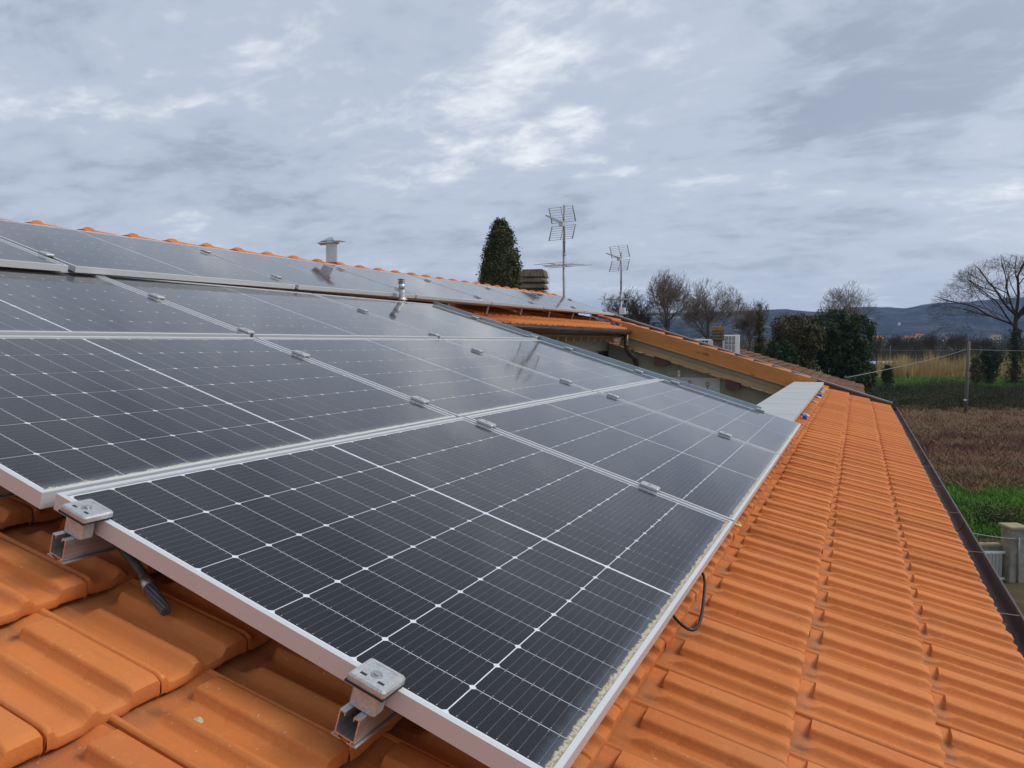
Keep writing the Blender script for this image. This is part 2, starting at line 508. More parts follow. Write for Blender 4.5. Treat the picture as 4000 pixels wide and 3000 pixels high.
# ------------------------------------------------------------------ mesh helpers
class MB:
    def __init__(self):
        self.v = []
        self.f = []
        self.s = []          # smooth flags

    def quad(self, a, b, c, d, smooth=False):
        i = len(self.v)
        self.v += [tuple(a), tuple(b), tuple(c), tuple(d)]
        self.f.append((i, i + 1, i + 2, i + 3))
        self.s.append(smooth)

    def tri(self, a, b, c):
        i = len(self.v)
        self.v += [tuple(a), tuple(b), tuple(c)]
        self.f.append((i, i + 1, i + 2))
        self.s.append(False)

    def box(self, x0, x1, y0, y1, z0, z1, M=None):
        p = [Vector((x, y, z)) for z in (z0, z1) for y in (y0, y1) for x in (x0, x1)]
        if M:
            p = [M @ q for q in p]
        i = len(self.v)
        self.v += [tuple(q) for q in p]
        for f in ((0, 2, 3, 1), (4, 5, 7, 6), (0, 1, 5, 4), (1, 3, 7, 5), (3, 2, 6, 7), (2, 0, 4, 6)):
            self.f.append(tuple(i + k for k in f))
            self.s.append(False)
        return self

    def cbox(self, x0, x1, y0, y1, z0, z1, c, M=None):
        """box with chamfered upper and vertical edges"""
        a = [(x0 + c, y0), (x1 - c, y0), (x1, y0 + c), (x1, y1 - c), (x1 - c, y1), (x0 + c, y1), (x0, y1 - c), (x0, y0 + c)]
        ins = []
        cx, cy = (x0 + x1) / 2, (y0 + y1) / 2
        for x, y in a:
            ins.append((x + (c if x < cx else -c) * 0.7, y + (c if y < cy else -c) * 0.7))
        rings = [[(x, y, z0) for x, y in a], [(x, y, z1 - c) for x, y in a], [(x, y, z1) for x, y in ins]]
        self.loft(rings, True, M=M)
        return self

    def loft(self, rings, cap=True, smooth=False, M=None, closed=True):
        n = len(rings[0])
        i = len(self.v)
        for r in rings:
            for p in r:
                q = Vector(p)
                if M:
                    q = M @ q
                self.v.append(tuple(q))
        for k in range(len(rings) - 1):
            for j in range(n if closed else n - 1):
                j2 = (j + 1) % n
                self.f.append((i + k * n + j, i + k * n + j2, i + (k + 1) * n + j2, i + (k + 1) * n + j))
                self.s.append(smooth)
        if cap:
            self.f.append(tuple(i + j for j in reversed(range(n))))
            self.s.append(False)
            b = i + (len(rings) - 1) * n
            self.f.append(tuple(b + j for j in range(n)))
            self.s.append(False)
        return self

    def tube(self, pts, radii, n=6, cap=True, smooth=True):
        pts = [Vector(p) for p in pts]
        if not hasattr(radii, '__len__'):
            radii = [radii] * len(pts)
        rings = []
        up = Vector((0.13, 0.21, 1)).normalized()
        for k, p in enumerate(pts):
            d = (pts[min(k + 1, len(pts) - 1)] - pts[max(k - 1, 0)])
            d.normalize()
            a = d.cross(up)
            if a.length < 1e-3:
                a = d.cross(Vector((1, 0, 0)))
            a.normalize()
            b = d.cross(a)
            rings.append([p + (a * cos(2 * pi * j / n) + b * sin(2 * pi * j / n)) * radii[k] for j in range(n)])
        self.loft(rings, cap, smooth)
        return self

    def mesh(self, name):
        me = bpy.data.meshes.new(name)
        me.from_pydata(self.v, [], self.f)
        if any(self.s):
            me.polygons.foreach_set('use_smooth', self.s)
        me.update()
        return me

    def build(self, name, mat, parent=None, loc=None, rot=None):
        return link(name, self.mesh(name), mat, parent, loc, rot)


def link(name, me, mat, parent=None, loc=None, rot=None):
    o = bpy.data.objects.new(name, me)
    COL.objects.link(o)
    if me is not None and mat and not me.materials:
        me.materials.append(MATS[mat])
    if parent:
        o.parent = parent
    if loc is not None:
        o.location = loc
    if rot is not None:
        o.rotation_euler = rot
    return o


def tag(o, label=None, cat=None, group=None, kind=None):
    if label:
        o['label'] = label
    if cat:
        o['category'] = cat
    if group:
        o['group'] = group
    if kind:
        o['kind'] = kind
    return o


def thing(name, loc=(0, 0, 0), rot=(0, 0, 0), label=None, cat=None, group=None):
    o = bpy.data.objects.new(name, None)
    o.empty_display_size = 0.1
    COL.objects.link(o)
    o.location = loc
    o.rotation_euler = rot
    return tag(o, label, cat, group)


def roofpt(u, v, h):
    return Vector((v * cos(AL) + h * sin(AL), u, -v * sin(AL) + h * cos(AL)))


ROT = (0, AL, 0)                                      # roof frame: x = down slope, y = along eave, z = normal
FWD = Vector((-sin(YAW), cos(YAW), 0))
RGT = Vector((cos(YAW), sin(YAW), 0))


def at(px, depth, z=GZ):
    p = CAM + depth * (FWD + RGT * (px - 2000) / F_PX)
    return Vector((p.x, p.y, z))


def zpx(py, depth):                                   # height of a picture row at that depth
    return CAM.z - depth * ((py - 1500) / F_PX + tan(PITCH))


def interp(tab, x):
    if x <= tab[0][0]:
        a, b = tab[0], tab[1]
    elif x >= tab[-1][0]:
        a, b = tab[-2], tab[-1]
    else:
        for a, b in zip(tab, tab[1:]):
            if a[0] <= x <= b[0]:
                break
    return a[1] + (b[1] - a[1]) * (x - a[0]) / (b[0] - a[0])


# ------------------------------------------------------------------ ground
m = NT('ground')
pp = m.pos()
dt = m.n('ShaderNodeVectorMath', operation='DOT_PRODUCT')
m.l(pp, dt.inputs[0])
dt.inputs[1].default_value = FWD
dep = m.math('SUBTRACT', dt.outputs['Value'], CAM.dot(FWD))
nb = m.noise(pp, 0.12, 5, 0.6)
nm = m.noise(pp, 0.9, 6, 0.7)
dep = m.math('ADD', dep, m.math('MULTIPLY', m.math('SUBTRACT', nb, 0.5), 11.0))
green = m.ramp(nm, [(0.3, (0.055, 0.115, 0.018)), (0.7, (0.11, 0.195, 0.036))])
brown = m.ramp(nm, [(0.3, (0.085, 0.055, 0.036)), (0.55, (0.15, 0.098, 0.062)), (0.8, (0.21, 0.145, 0.09))])
earth = m.ramp(nm, [(0.3, (0.045, 0.040, 0.024)), (0.7, (0.10, 0.085, 0.045))])
dark = m.ramp(nm, [(0.3, (0.040, 0.035, 0.022)), (0.7, (0.085, 0.068, 0.042))])
plain = m.ramp(m.noise(pp, 0.006, 5, 0.6), [(0.35, (0.055, 0.060, 0.030)), (0.5, (0.095, 0.085, 0.05)), (0.65, (0.06, 0.10, 0.035))])
c = m.mix(m.step(dep, 26.5, 27.5), earth, green)
c = m.mix(m.step(dep, 35.5, 37.0), c, brown)
c = m.mix(m.step(dep, 78.0, 82.0), c, dark)
c = m.mix(m.step(dep, 113.0, 117.0), c, green)
c = m.mix(m.step(dep, 185.0, 230.0), c, plain)
m.set(c, 0.95, 0, 0.1)
m.bump(nm, 0.6, 0.2)
g = MB()
g.quad((-5900, -600, 0), (5900, -600, 0), (5900, 7800, 0), (-5900, 7800, 0))
tag(g.build('ground', 'ground', None, (0, 0, GZ)), kind='structure')

# ------------------------------------------------------------------ hills
m = NT('hill')
pp = m.pos()
nz = m.noise(pp, 0.011, 8, 0.75)
fl = m.noise(pp, 0.0032, 3, 0.5)
c = m.ramp(nz, [(0.40, (0.006, 0.012, 0.010)), (0.5, (0.030, 0.036, 0.026)), (0.60, (0.10, 0.085, 0.058))])
c = m.mix(m.step(fl, 0.61, 0.63), c, (0.17, 0.20, 0.09))
m.set(c, 1.0, 0, 0.0)
m.bump(nz, 1.0, 40.0)
# crest outline, read off the skyline (picture column -> picture row) at each range's distance
CREST = [(1900, 1215), (2300, 1240), (2700, 1218), (3000, 1213), (3060, 1209), (3200, 1216), (3340, 1199), (3440, 1201),
         (3540, 1203), (3570, 1194), (3650, 1183), (3760, 1181), (3850, 1172), (3950, 1165), (4100, 1158), (4500, 1150), (6000, 1190)]


def hills(name, base_d, top_d, scale, seed, label_rows):
    mb = MB()
    cols = 220
    rows = 26
    grid = []
    for i in range(cols + 1):
        px = -1200 + i * (6800 / cols)
        line = []
        for j in range(rows + 1):
            t = j / rows
            d = base_d + (top_d - base_d) * t
            p = at(px, d)
            cre = interp(CREST, px)
            hmax = (zpx(cre, top_d) - GZ) * scale
            prof = t ** 1.25
            nv = mnoise.fractal(Vector((p.x / 420, p.y / 420, seed)), 1.0, 2.0, 5)
            nv2 = mnoise.noise(Vector((p.x / 70, p.y / 70, seed + 4)))
            z = GZ + hmax * prof + (1 - abs(2 * t - 1)) * nv * hmax * 0.30 + prof * nv2 * 6 + prof * nv * 8
            line.append((p.x, p.y, max(z, GZ - 0.4)))
        # back side
        p = at(px, top_d + 700)
        line.append((p.x, p.y, GZ - 0.4))
        grid.append(line)
    n = rows + 2
    for line in grid:
        mb.v += line
    for i in range(cols):
        for j in range(n - 1):
            a = i * n + j
            mb.f.append((a, a + n, a + n + 1, a + 1))
            mb.s.append(True)
    tag(mb.build(name, 'hill'), kind='structure')


hills('hills', 2300, 4300, 1.0, 3.7, None)


def hill_z(px, d):
    t = (d - 2300) / 2000
    return GZ + (zpx(interp(CREST, px), 4300) - GZ) * t ** 1.25


# ------------------------------------------------------------------ house: roof, walls, terrace
PT, PC = 0.196, 0.328                                 # tile cover width and course
V0 = 2.116                                            # eave nose line
HT = -0.12                                            # crest height of the tile noses below the panel plane
TER_U0, TER_U1, TER_V0, TER_V1 = 5.30, 12.2, -2.33, 0.70
house = tag(thing('house'), 'house with new orange tiled roof carrying the solar panels', 'house')
RIDGE = [(-3.0, -3.42), (2.16, -3.60), (4.06, -3.78), (7.4, -3.93), (12.95, -4.12)]   # ridge line v(u)

deck = MB()
hd0, hd1 = HT - 0.17, HT - 0.075
deck.box(-3.55, 2.06, -3.0, TER_U0, hd0, hd1)
deck.box(-3.95, TER_V0 - 0.06, TER_U0 + 0.002, 12.88, hd0, hd1)
deck.box(0.98, 2.06, TER_U0 + 0.002, 12.88, hd0, hd1)
deck.box(TER_V0 - 0.058, 0.978, TER_U1 + 0.06, 12.88, hd0, hd1)
roof = deck.build('roof', 'roof_deck', house, (0, 0, 0), ROT)

# ---- one clay tile (nose at x=0, head up-slope at -x)
PROF = [(0.0, -.008), (.002, -.0035), (.006, -.0015), (.010, -.0035), (.013, -.012), (.018, -.0215), (.028, -.0265), (.052, -.0270), (.059, -.0240),
        (.065, -.0110), (.070, -.0030), (.078, -.0025), (.083, -.0090), (.091, -.0220), (.099, -.0270), (.128, -.0270), (.1335, -.0235), (.1380, -.0085),
        (.1405, -.0015), (.145, 0), (.184, 0), (.1895, -.0015), (.1920, -.006), (.1930, -.022)]


def tile_mesh(name, xs, prof, skirt=0.035):
    mb = MB()
    zk = 0.82
    rows = []
    for x in xs:
        line = []
        for y, z in prof:
            if .060 < y < .100:                       # middle rib: pointed start, flares at the nose
                k = min(1.0, max(0.0, (x + .292) / .030))
                z = -.0268 + (z + .0268) * k
            if .128 < y < .192 and x < -.2885:        # flat rib steps down under the course above
                z = max(z - .0075, -.0268)
                if y < .146:
                    z = -.0268
            if x > -.034:                             # apron: pans lift a little towards the nose
                k = (x + .034) / .034
                z = z + (-.0150 - z) * k * 0.5 if z < -.0150 else z
            if x > -.020:                             # rounded nose
                k = (x + .020) / .020
                z -= .0075 * k * k
            for xd in (-.105, -.205):                 # small moulded dimples on the flat rib's edge
                if abs(x - xd) < .006 and .132 < y < .141:
                    z -= .0035
            line.append((x, y, z * zk + x * 0.0915))
        rows.append(line)
    n = len(prof)
    base = len(mb.v)
    for line in rows:
        mb.v += line
    for i in range(len(rows) - 1):
        for j in range(n - 1):
            a = base + i * n + j
            mb.f.append((a, a + n, a + n + 1, a + 1))
            mb.s.append(True)
    # nose face (follows the profile, with a thin lip line), side walls
    nose = rows[0]
    i0 = len(mb.v)
    for x, y, z in nose:
        mb.v.append((x, y, z))
    for x, y, z in nose:
        mb.v.append((x + .004, y, -skirt + .008 + z * .25))
    for x, y, z in nose:
        mb.v.append((x + .001, y, -skirt + z * .25))
    for k in range(2):
        for j in range(n - 1):
            a = i0 + k * n + j
            mb.f.append((a, a + 1, a + n + 1, a + n))
            mb.s.append(False)
    for j, side in ((0, 1), (n - 1, -1)):
        for i in range(len(rows) - 1):
            a, b = rows[i][j], rows[i + 1][j]
            q = [a, b, (b[0], b[1], b[2] - .020), (a[0], a[1], a[2] - .026)]
            if side < 0:
                q.reverse()
            mb.quad(*q)
    me = mb.mesh(name)
    # consistent normals outward/up
    bm = bmesh.new()
    bm.from_mesh(me)
    bmesh.ops.recalc_face_normals(bm, faces=bm.faces)
    up = sum(f.normal.z * f.calc_area() for f in bm.faces)
    if up < 0:
        bmesh.ops.reverse_faces(bm, faces=bm.faces)
    bm.to_mesh(me)
    bm.free()
    me.set_sharp_from_angle(angle=radians(55))
    return me


XS = [0, -.006, -.012, -.020, -.034, -.060, -.098, -.105, -.112, -.150, -.198, -.205, -.212, -.262, -.275, -.288, -.2895, -.310, -.345, -.395]
tile_me = tile_mesh('roof_tile', XS, PROF)
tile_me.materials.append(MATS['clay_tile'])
tile_lo = tile_mesh('roof_tile_far', [0, -.015, -.034, -.26, -.2885, -.2895, -.345, -.395], PROF[::2] + [PROF[-1]])

tiles = []                                            # (u, v, priority)


def in_terrace(u, v):
    return TER_U0 - 0.02 < u + PT / 2 < TER_U1 + 0.02 and TER_V0 - 0.06 < v - 0.05 < 0.95


for k in range(0, 19):
    v = V0 - PC * k
    off = (k % 2) * PT / 2
    for i in range(-18, 67):
        u = -0.01 + off + i * PT
        if u + PT > 12.86 or u < -2.9:
            continue
        if v < interp(RIDGE, u) + 0.12:
            continue
        if u > TER_U0 - 0.1 and TER_V0 - 0.10 < v < 1.05 and u < TER_U1:
            continue
        if u > TER_U0 - 0.1 and v < TER_V0:
            continue                                  # that piece of roof has its own courses
        tiles.append((u, v))
for k in range(0, 6):                                 # upper roof above the terrace
    v = -2.372 - PC * k
    off = (k % 2) * PT / 2
    for i in range(0, 40):
        u = TER_U0 - 0.08 + off + i * PT
        if u + PT > 12.86 or v < interp(RIDGE, u) + 0.12:
            continue
        tiles.append((u, v))


def seen(u, v):
    if v > 1.40 and u > 0.1:
        return 0
    if u < 0.34 and -0.25 < v < 1.5 and u > -0.85:
        return 0
    if 1.05 < v < 1.40 and 0.1 < u < 12.9:
        return 1
    if v < -2.3 and v > -2.9 and u > 6.2:
        return 2
    if u > TER_U1 - 0.1 and v > -2.4:
        return 2
    return 9


tiles.sort(key=lambda t: (seen(*t), (t[0] - CAM.y) ** 2 + (t[1] - 1.5) ** 2))
rest = MB()
lo_v = [Vector(v.co) for v in tile_lo.vertices]
lo_f = [tuple(p.vertices) for p in tile_lo.polygons]
lo_s = [p.use_smooth for p in tile_lo.polygons]
count = 0
for (u, v) in tiles:
    jz = R.uniform(-.0025, .0025)
    ju = R.uniform(-.0012, .0012)
    jr = R.uniform(-.008, .008)
    if count < 300 and seen(u, v) < 9:
        up = .078 if (u > TER_U1 - .05 and v < .98) else 0.0
        o = link('roof_tile', tile_me, None, roof, (v + R.uniform(-.003, .003), u + ju, HT + jz + up), (R.uniform(-.010, .010), R.uniform(-.004, .004), jr))
        count += 1
    else:
        M = Matrix.Translation((v, u + ju, HT + jz + (.078 if (u > TER_U1 - .05 and v < .98) else 0.0))) @ Matrix.Rotation(jr, 4, 'Z')
        b = len(rest.v)
        rest.v += [tuple(M @ q) for q in lo_v]
        rest.f += [tuple(b + i for i in f) for f in lo_f]
        rest.s += lo_s
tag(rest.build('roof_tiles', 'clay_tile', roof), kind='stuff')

# ridge caps with raised collars
cap = MB()
rings = []
ns = 9
cap_len = 0.385
for x, r, dz in ((0, .096, 0), (.024, .100, .002), (.040, .103, .005), (.055, .106, .014), (.066, .103, .006), (.090, .101, .002), (.24, .096, 0), (.41, .093, -.003)):
    ring = []
    for j in range(ns + 1):
        a = pi * j / ns
        ring.append((cos(a) * r * 1.15, x, sin(a) * r * 0.72 + dz * sin(a) - .03))
    rings.append(ring)
cap.loft(rings, False, True, closed=False)
cap.loft([[(x * .93, y, z - .012) for x, y, z in rings[0]], rings[0]], False, False, closed=False)
cap_me = cap.mesh('ridge_tile')
cap_me.materials.append(MATS['clay_tile'])
u = -1.7
while u < 12.8:
    vv = interp(RIDGE, u)
    p = roofpt(u, vv, 0.010)
    o = link('ridge_tile', cap_me, None, house, p, (radians(-0.6) + R.uniform(-.006, .006), 0, R.uniform(-.01, .01)))
    u += cap_len
# the far slope, below the ridge
fs = MB()
fs.quad((0, 0, 0), (0, 15.9, 0), (-4.0, 15.9, -1.25), (-4.0, 0, -1.25))
fs.quad((0, 0, -.1), (-4.0, 0, -1.35), (-4.0, 15.9, -1.35), (0, 15.9, -.1))
fp = roofpt(-3.0, -3.55, -0.2)
fs.build('roof_back_slope', 'clay_tile', house, fp + Vector((-.18, 0, .02)))

# outer walls
w = MB()
w.box(1.30, 1.55, -3.0, 12.80, GZ, -0.92)
w.build('wall', 'wall_render', house)
w = MB()
w.box(-7.5, 1.30, 12.55, 12.80, GZ, -0.95)
w.build('wall', 'wall_render', house)
w = MB()
w.box(-7.5, 1.30, -3.0, -2.75, GZ, -0.95)
w.build('wall', 'wall_render', house)
w = MB()
w.box(-7.7, -7.5, -3.0, 12.80, GZ, -0.4)
w.build('wall', 'wall_render', house)

# terrace: floor, back wall, gable wall, parapet with coping
t = MB()
t.box(-2.76, 0.55, TER_U0 + .02, 12.5, -2.95, -2.85)
t.build('terrace_floor', 'concrete', house)
t = MB()
t.box(-2.95, -2.76, TER_U0 + .02, 12.5, -2.85, 0.45)
t.build('terrace_wall', 'wall_green', house)
t = MB()                                              # sloping top under the soffit
y0, y1 = 12.5, 12.55
pts = [(-2.76, -2.85), (0.95, -2.85), (0.95, -0.83), (-2.76, 0.290)]
t.loft([[(x, y0, z) for x, z in pts], [(x, y1, z) for x, z in pts]], True)
t.build('terrace_wall', 'wall_green', house)
t = MB()
pts = [(-2.76, -2.85), (0.95, -2.85), (0.95, -0.60), (-2.76, 0.47)]
t.loft([[(x, 5.16, z) for x, z in pts], [(x, 5.28, z) for x, z in pts]], True)
t.build('terrace_wall', 'wall_green', house)
t = MB()
t.box(0.56, 0.92, TER_U0 + .02, 12.2, -2.85, -0.385)
t.build('parapet', 'wall_green', house)
cp = MB()
cp.cbox(0.53, 0.985, 5.23, 12.17, -0.383, -0.342, .004)
coping = cp.build('coping', 'coping_grey', house)
for i in range(6):
    yj = 6.2 + i * 1.02 + R.uniform(-.15, .15)
    s = MB()
    s.box(0.535, 0.98, yj, yj + .012, -0.3425, -0.3412)
    s.build('joint', 'sealant_dark', coping, None, (0, 0, R.uniform(-.004, .004)))

# fascia board on the terrace's far side, planks below it, corbels
def slope_board(name, mat, v0, v1, u0, u1, h0, h1, parent=house):
    b = MB()
    b.box(v0, v1, u0, u1, h0, h1)
    return b.build(name, mat, parent, (0, 0, 0), ROT)


fas = slope_board('fascia_board', 'stained_wood', -2.50, 0.93, TER_U1 - .002, TER_U1 + .028, -0.268, -0.058)
slope_board('edge_strip', 'lit_edge_wood', -2.40, 0.60, TER_U1 - .030, TER_U1 + .026, -0.288, -0.270)
slope_board('top_strip', 'raw_wood', -2.50, 0.93, TER_U1 - .004, TER_U1 + .032, -0.056, -0.046)
slope_board('plank', 'weathered_plank', -2.45, 0.60, TER_U1 + .020, TER_U1 + .046, -0.375, -0.294)
slope_board('plank', 'raw_wood', -2.45, 0.55, TER_U1 + .035, TER_U1 + .061, -0.470, -0.378)
slope_board('soffit', 'weathered_plank', -2.40, 0.60, TER_U1 + .050, 12.56, -0.30, -0.278)
for i in range(9):                                    # screw heads in the fascia
    s = MB()
    v = -2.2 + i * 0.34
    s.tube([(v, 0, 0), (v, -.006, 0)], [.010, .008], 8)
    s.build('screw', 'raw_wood', fas, (0, TER_U1 - .002, -.12 - .06 * (i % 2)))
for x0, x1, z0, z1 in ((-1.845, -1.60, -0.115, 0.055), (-0.590, -0.36, -0.515, -0.335)):
    b = MB()
    c = .035
    sec = [(x0 + c, z0), (x1 - c, z0), (x1, z0 + c), (x1, z1 - .055), (x0, z1), (x0, z0 + c)]
    b.loft([[(x, 12.27, z) for x, z in sec], [(x, 12.52, z) for x, z in sec]], True)
    b.build('corbel', 'dark_beam', house)

# eave of the upper roof over the terrace: gutter, boards, rafter tails
def gutter_mesh(y0, y1, r=.075, th=.004, n=10):
    mb = MB()
    outer = [(-cos(pi * j / n) * r, -sin(pi * j / n) * r) for j in range(n + 1)]
    inner = [(-cos(pi * j / n) * (r - th), -sin(pi * j / n) * (r - th)) for j in range(n + 1)]
    prof = outer + inner[::-1]
    mb.loft([[(x, y0, z) for x, z in prof], [(x, y1, z) for x, z in prof]], True, True)
    mb.tube([(r - .002, y0, .002), (r - .002, y1, .002)], .007, 6)          # rolled front bead
    mb.loft([[(x, y1 - .001, z) for x, z in outer], [(x, y1 + .003, z) for x, z in outer]], True)
    mb.loft([[(x, y0 + .001, z) for x, z in outer], [(x, y0 - .003, z) for x, z in outer]], True)
    return mb


gp = roofpt(0, -2.345, -0.172)
ug = gutter_mesh(5.32, 12.17, .072).build('gutter', 'brown_gutter', house, gp)
for y in (7.2, 8.25, 9.5, 10.8, 11.9):
    mb = MB()
    n = 10
    r = .0745
    pr = [(-cos(pi * j / n) * r, -sin(pi * j / n) * r) for j in range(n + 1)]
    pr2 = [(-cos(pi * j / n) * (r - .004), -sin(pi * j / n) * (r - .004)) for j in range(n + 1)]
    mb.loft([[(x, y, z) for x, z in pr + pr2[::-1]], [(x, y + .03, z) for x, z in pr + pr2[::-1]]], True)
    mb.build('joint_band', 'brown_pipe', ug)
dp = MB()
gx, gz = gp.x, gp.z
dp.tube([(gx, 12.05, gz - .06), (gx, 12.05, gz - .25), (gx + .005, 12.07, gz - .33), (gx + .03, 12.14, gz - .41), (gx + .06, 12.26, gz - .47),
         (gx + .08, 12.36, gz - .52), (gx + .085, 12.41, gz - .60), (gx + .085, 12.42, gz - 2.8)], .043, 10)
dpo = dp.build('downpipe', 'brown_pipe', house)
dc = MB()
dc.tube([(gx, 12.05, gz - .235), (gx, 12.05, gz - .275)], .047, 10)
dc.build('pipe_collar', 'brown_gutter', dpo)
slope_board('eave_board', 'raw_wood', -2.50, -2.46, TER_U0 + .05, 12.16, -0.33, -0.225)
u = TER_U0 + .15
while u < 12.1:
    b = MB()
    b.box(-2.95, -2.52, u, u + .06, -0.435, -0.345)
    b.build('rafter', 'raw_wood', house, (0, 0, 0), ROT)
    u += 0.345
slope_board('soffit', 'dark_beam', -3.0, -2.51, TER_U0 + .05, 12.5, -0.342, -0.325)
# wall niche, board, ring and lamp on the terrace walls
nb = MB()
nb.box(-2.765, -2.755, 11.78, 12.45, -0.35, 0.155)
niche = nb.build('window', 'grille_dark', house)
nf = MB()
nf.box(-2.756, -2.735, 11.74, 11.785, -0.35, 0.16)
nf.box(-2.756, -2.735, 11.785, 12.46, 0.153, 0.172)
nf.build('window_frame', 'wall_green', niche)
board = MB()
board.box(-1.64, -0.716, 12.482, 12.499, -0.95, -0.322).build('board', 'white_board', None)
bo = bpy.data.objects['board']
bo.name = 'wall_board'
tag(bo, 'white board fixed to the green terrace wall under the fascia', 'board')
for cx, cz, rr in ((-0.93, -0.435, .030), (-1.245, -0.405, .026)):
    rg = MB()
    rg.tube([(cx + cos(a) * rr, 12.475, cz + sin(a) * rr) for a in [2 * pi * k / 14 for k in range(15)]], .005, 6, False)
    ro = rg.build('cable_eye', 'black_cable', None)
    tag(ro, 'dark cable ring on the white terrace board, %s' % ('right one with a hanging lead' if cx > -1 else 'left one'), 'ring', 'cable rings on the white board')
    if cx > -1:
        rg = MB()
        rg.tube([(cx, 12.47, cz - .03), (cx + .01, 12.47, cz - .06), (cx - .008, 12.47, cz - .09), (cx - .02, 12.475, cz - .13)], .006, 6)
        rg.build('lead', 'black_cable', ro)
lamp = thing('hanging_bulb', (-1.425, 12.42, -0.32), (0, 0, 0), 'bare white bulb hanging on a thin wire below the terrace fascia', 'light bulb')
b = MB()
b.loft([[(cos(a) * r, sin(a) * r, z) for a in [2 * pi * k / 12 for k in range(12)]] for z, r in ((-.005, .008), (.0, .02), (.015, .031), (.035, .033), (.055, .026), (.07, .018))], True, True)
b.build('bulb', 'bulb_glass', lamp)
b = MB()
b.tube([(0, 0, .068), (0, 0, .125)], [.021, .019], 10)
b.build('socket', 'white_plastic', lamp)
b = MB()
b.tube([(0, 0, .12), (.004, 0, .19), (.012, .01, .24), (-.02, .02, .27), (-.045, .03, .25), (-.03, .03, .28), (-.01, .05, .30)], .004, 6)
b.build('wire', 'black_cable', lamp)

# eave gutter of the main roof
mg = roofpt(0, 2.168, -0.178)
gut = gutter_mesh(-3.0, 13.10, .070).build('gutter', 'brown_gutter', house, mg)
y = -2.4
while y < 12.9:
    s = MB()
    s.box(-.072, .074, y, y + .012, .002, .005)
    s.build('gutter_strap', 'brown_pipe', gut, None, (0, R.uniform(-.05, .05), 0))
    y += 0.99
for y in (4.30, 7.05, 9.9):                          # soldered laps
    mb = MB()
    n = 10
    r = .0665
    pr = [(-cos(pi * j / n) * r, -sin(pi * j / n) * r) for j in range(n + 1)]
    pr2 = [(-cos(pi * j / n) * (r - .004), -sin(pi * j / n) * (r - .004)) for j in range(n + 1)]
    mb.loft([[(x, y, z) for x, z in pr + pr2[::-1]], [(x, y + .02, z) for x, z in pr + pr2[::-1]]], True)
    mb.build('joint_band', 'brown_pipe', gut)
# bird comb teeth below the eave tiles
for u0, cnt in ((1.62, 26), (2.32, 18), (3.1, 9)):
    mb = MB()
    for k in range(cnt):
        u = u0 + k * .017
        ln = R.uniform(.02, .045)
        p = roofpt(u, 2.098, -.150)
        mb.box(p.x, p.x + ln, u, u + .005, p.z - ln * .35, p.z - ln * .35 + .002)
    mb.build('eave_comb', 'conduit_grey', house)

# verge capping on the far gable
vg = MB()
vg.box(-4.15, 2.14, 12.90, 13.06, -0.012, 0.0)
vg.box(-4.15, 2.14, 13.03, 13.06, -0.10, -0.0125)
vg.box(-4.15, 2.14, 12.90, 12.906, -0.026, -0.0125)
a = 0.0165
vgo = vg.build('verge_cap', 'verge_metal', house, roofpt(0, 0, -0.048), (0, AL + a, 0))

# ------------------------------------------------------------------ solar panels
fl = .011


def frame_mesh(H=.035):
    mb = MB()
    W, L = PW, PL
    # long bars (along y) and short bars butted between them; thin lip plus wall, open underneath
    for x0, x1 in ((0, fl), (W - fl, W)):
        mb.box(x0, x1, 0, L, -.0045, 0)
        mb.box(x0 if x0 == 0 else x1 - .002, .002 if x0 == 0 else x1, 0, L, -H, -.0045)
        mb.box(x0 if x0 == 0 else x1 - .022, .022 if x0 == 0 else x1, .002, L - .002, -H - .0015, -H)
    for y0, y1 in ((0, fl), (L - fl, L)):
        mb.box(fl, W - fl, y0, y1, -.0045, 0)
        mb.box(.002, W - .002, y0 if y0 == 0 else y1 - .002, .002 if y0 == 0 else y1, -H, -.0045)
    return mb.mesh('frame')


def cell_mesh():
    a, b, c = .1814 / 2, .0903 / 2, .0060
    o = [(-a + c, -b), (a - c, -b), (a, -b + c), (a, b - c), (a - c, b), (-a + c, b), (-a, b - c), (-a, -b + c)]
    mb = MB()
    mb.loft([[(x, y, -.0003) for x, y in o], [(x, y, .0003) for x, y in o]], True)
    return mb.mesh('solar_cell')


fm = frame_mesh()
fm.materials.append(MATS['frame_alu'])
fm2 = frame_mesh(.030)
fm2.materials.append(MATS['frame_alu'])
cm = cell_mesh()
cm.materials.append(MATS['solar_cell'])
bs = MB().box(.0022, PW - .0022, .0022, PL - .0022, -.0085, -.0065).mesh('backsheet')
bs.materials.append(MATS['backsheet'])
gmb = MB()
gmb.quad((.004, .004, 0), (PW - .004, .004, 0), (PW - .004, PL - .004, 0), (.004, PL - .004, 0))
gm = gmb.mesh('glass_pane')
gm.materials.append(MATS['panel_glass'])
CU = []
for i in range(18):
    if i < 9:
        CU.append((PL - 18 * .091 - 16 * .0018 - .010) / 2 + .0455 + i * .0928)
for i in range(9):
    CU.append(PL - CU[8 - i])
CV = [(PW - 6 * .182 - 5 * .002) / 2 + .091 + j * .184 for j in range(6)]


def panel(u, v, h, label, group, tilt=0.0, yawz=0.0, frame=None):
    o = thing('solar_panel', roofpt(u, v, h), (0, 0, 0), label, 'solar panel', group)
    o.rotation_euler = (Matrix.Rotation(AL, 4, 'Y') @ Matrix.Rotation(yawz, 4, 'Z') @ Matrix.Rotation(tilt, 4, 'Y')).to_euler()
    link('frame', frame or fm, None, o)
    link('backsheet', bs, None, o)
    link('glass_pane', gm, None, o, (0, 0, -.0032))
    for y in CU:
        for x in CV:
            link('solar_cell', cm, None, o, (x, y, -.0061))
    return o


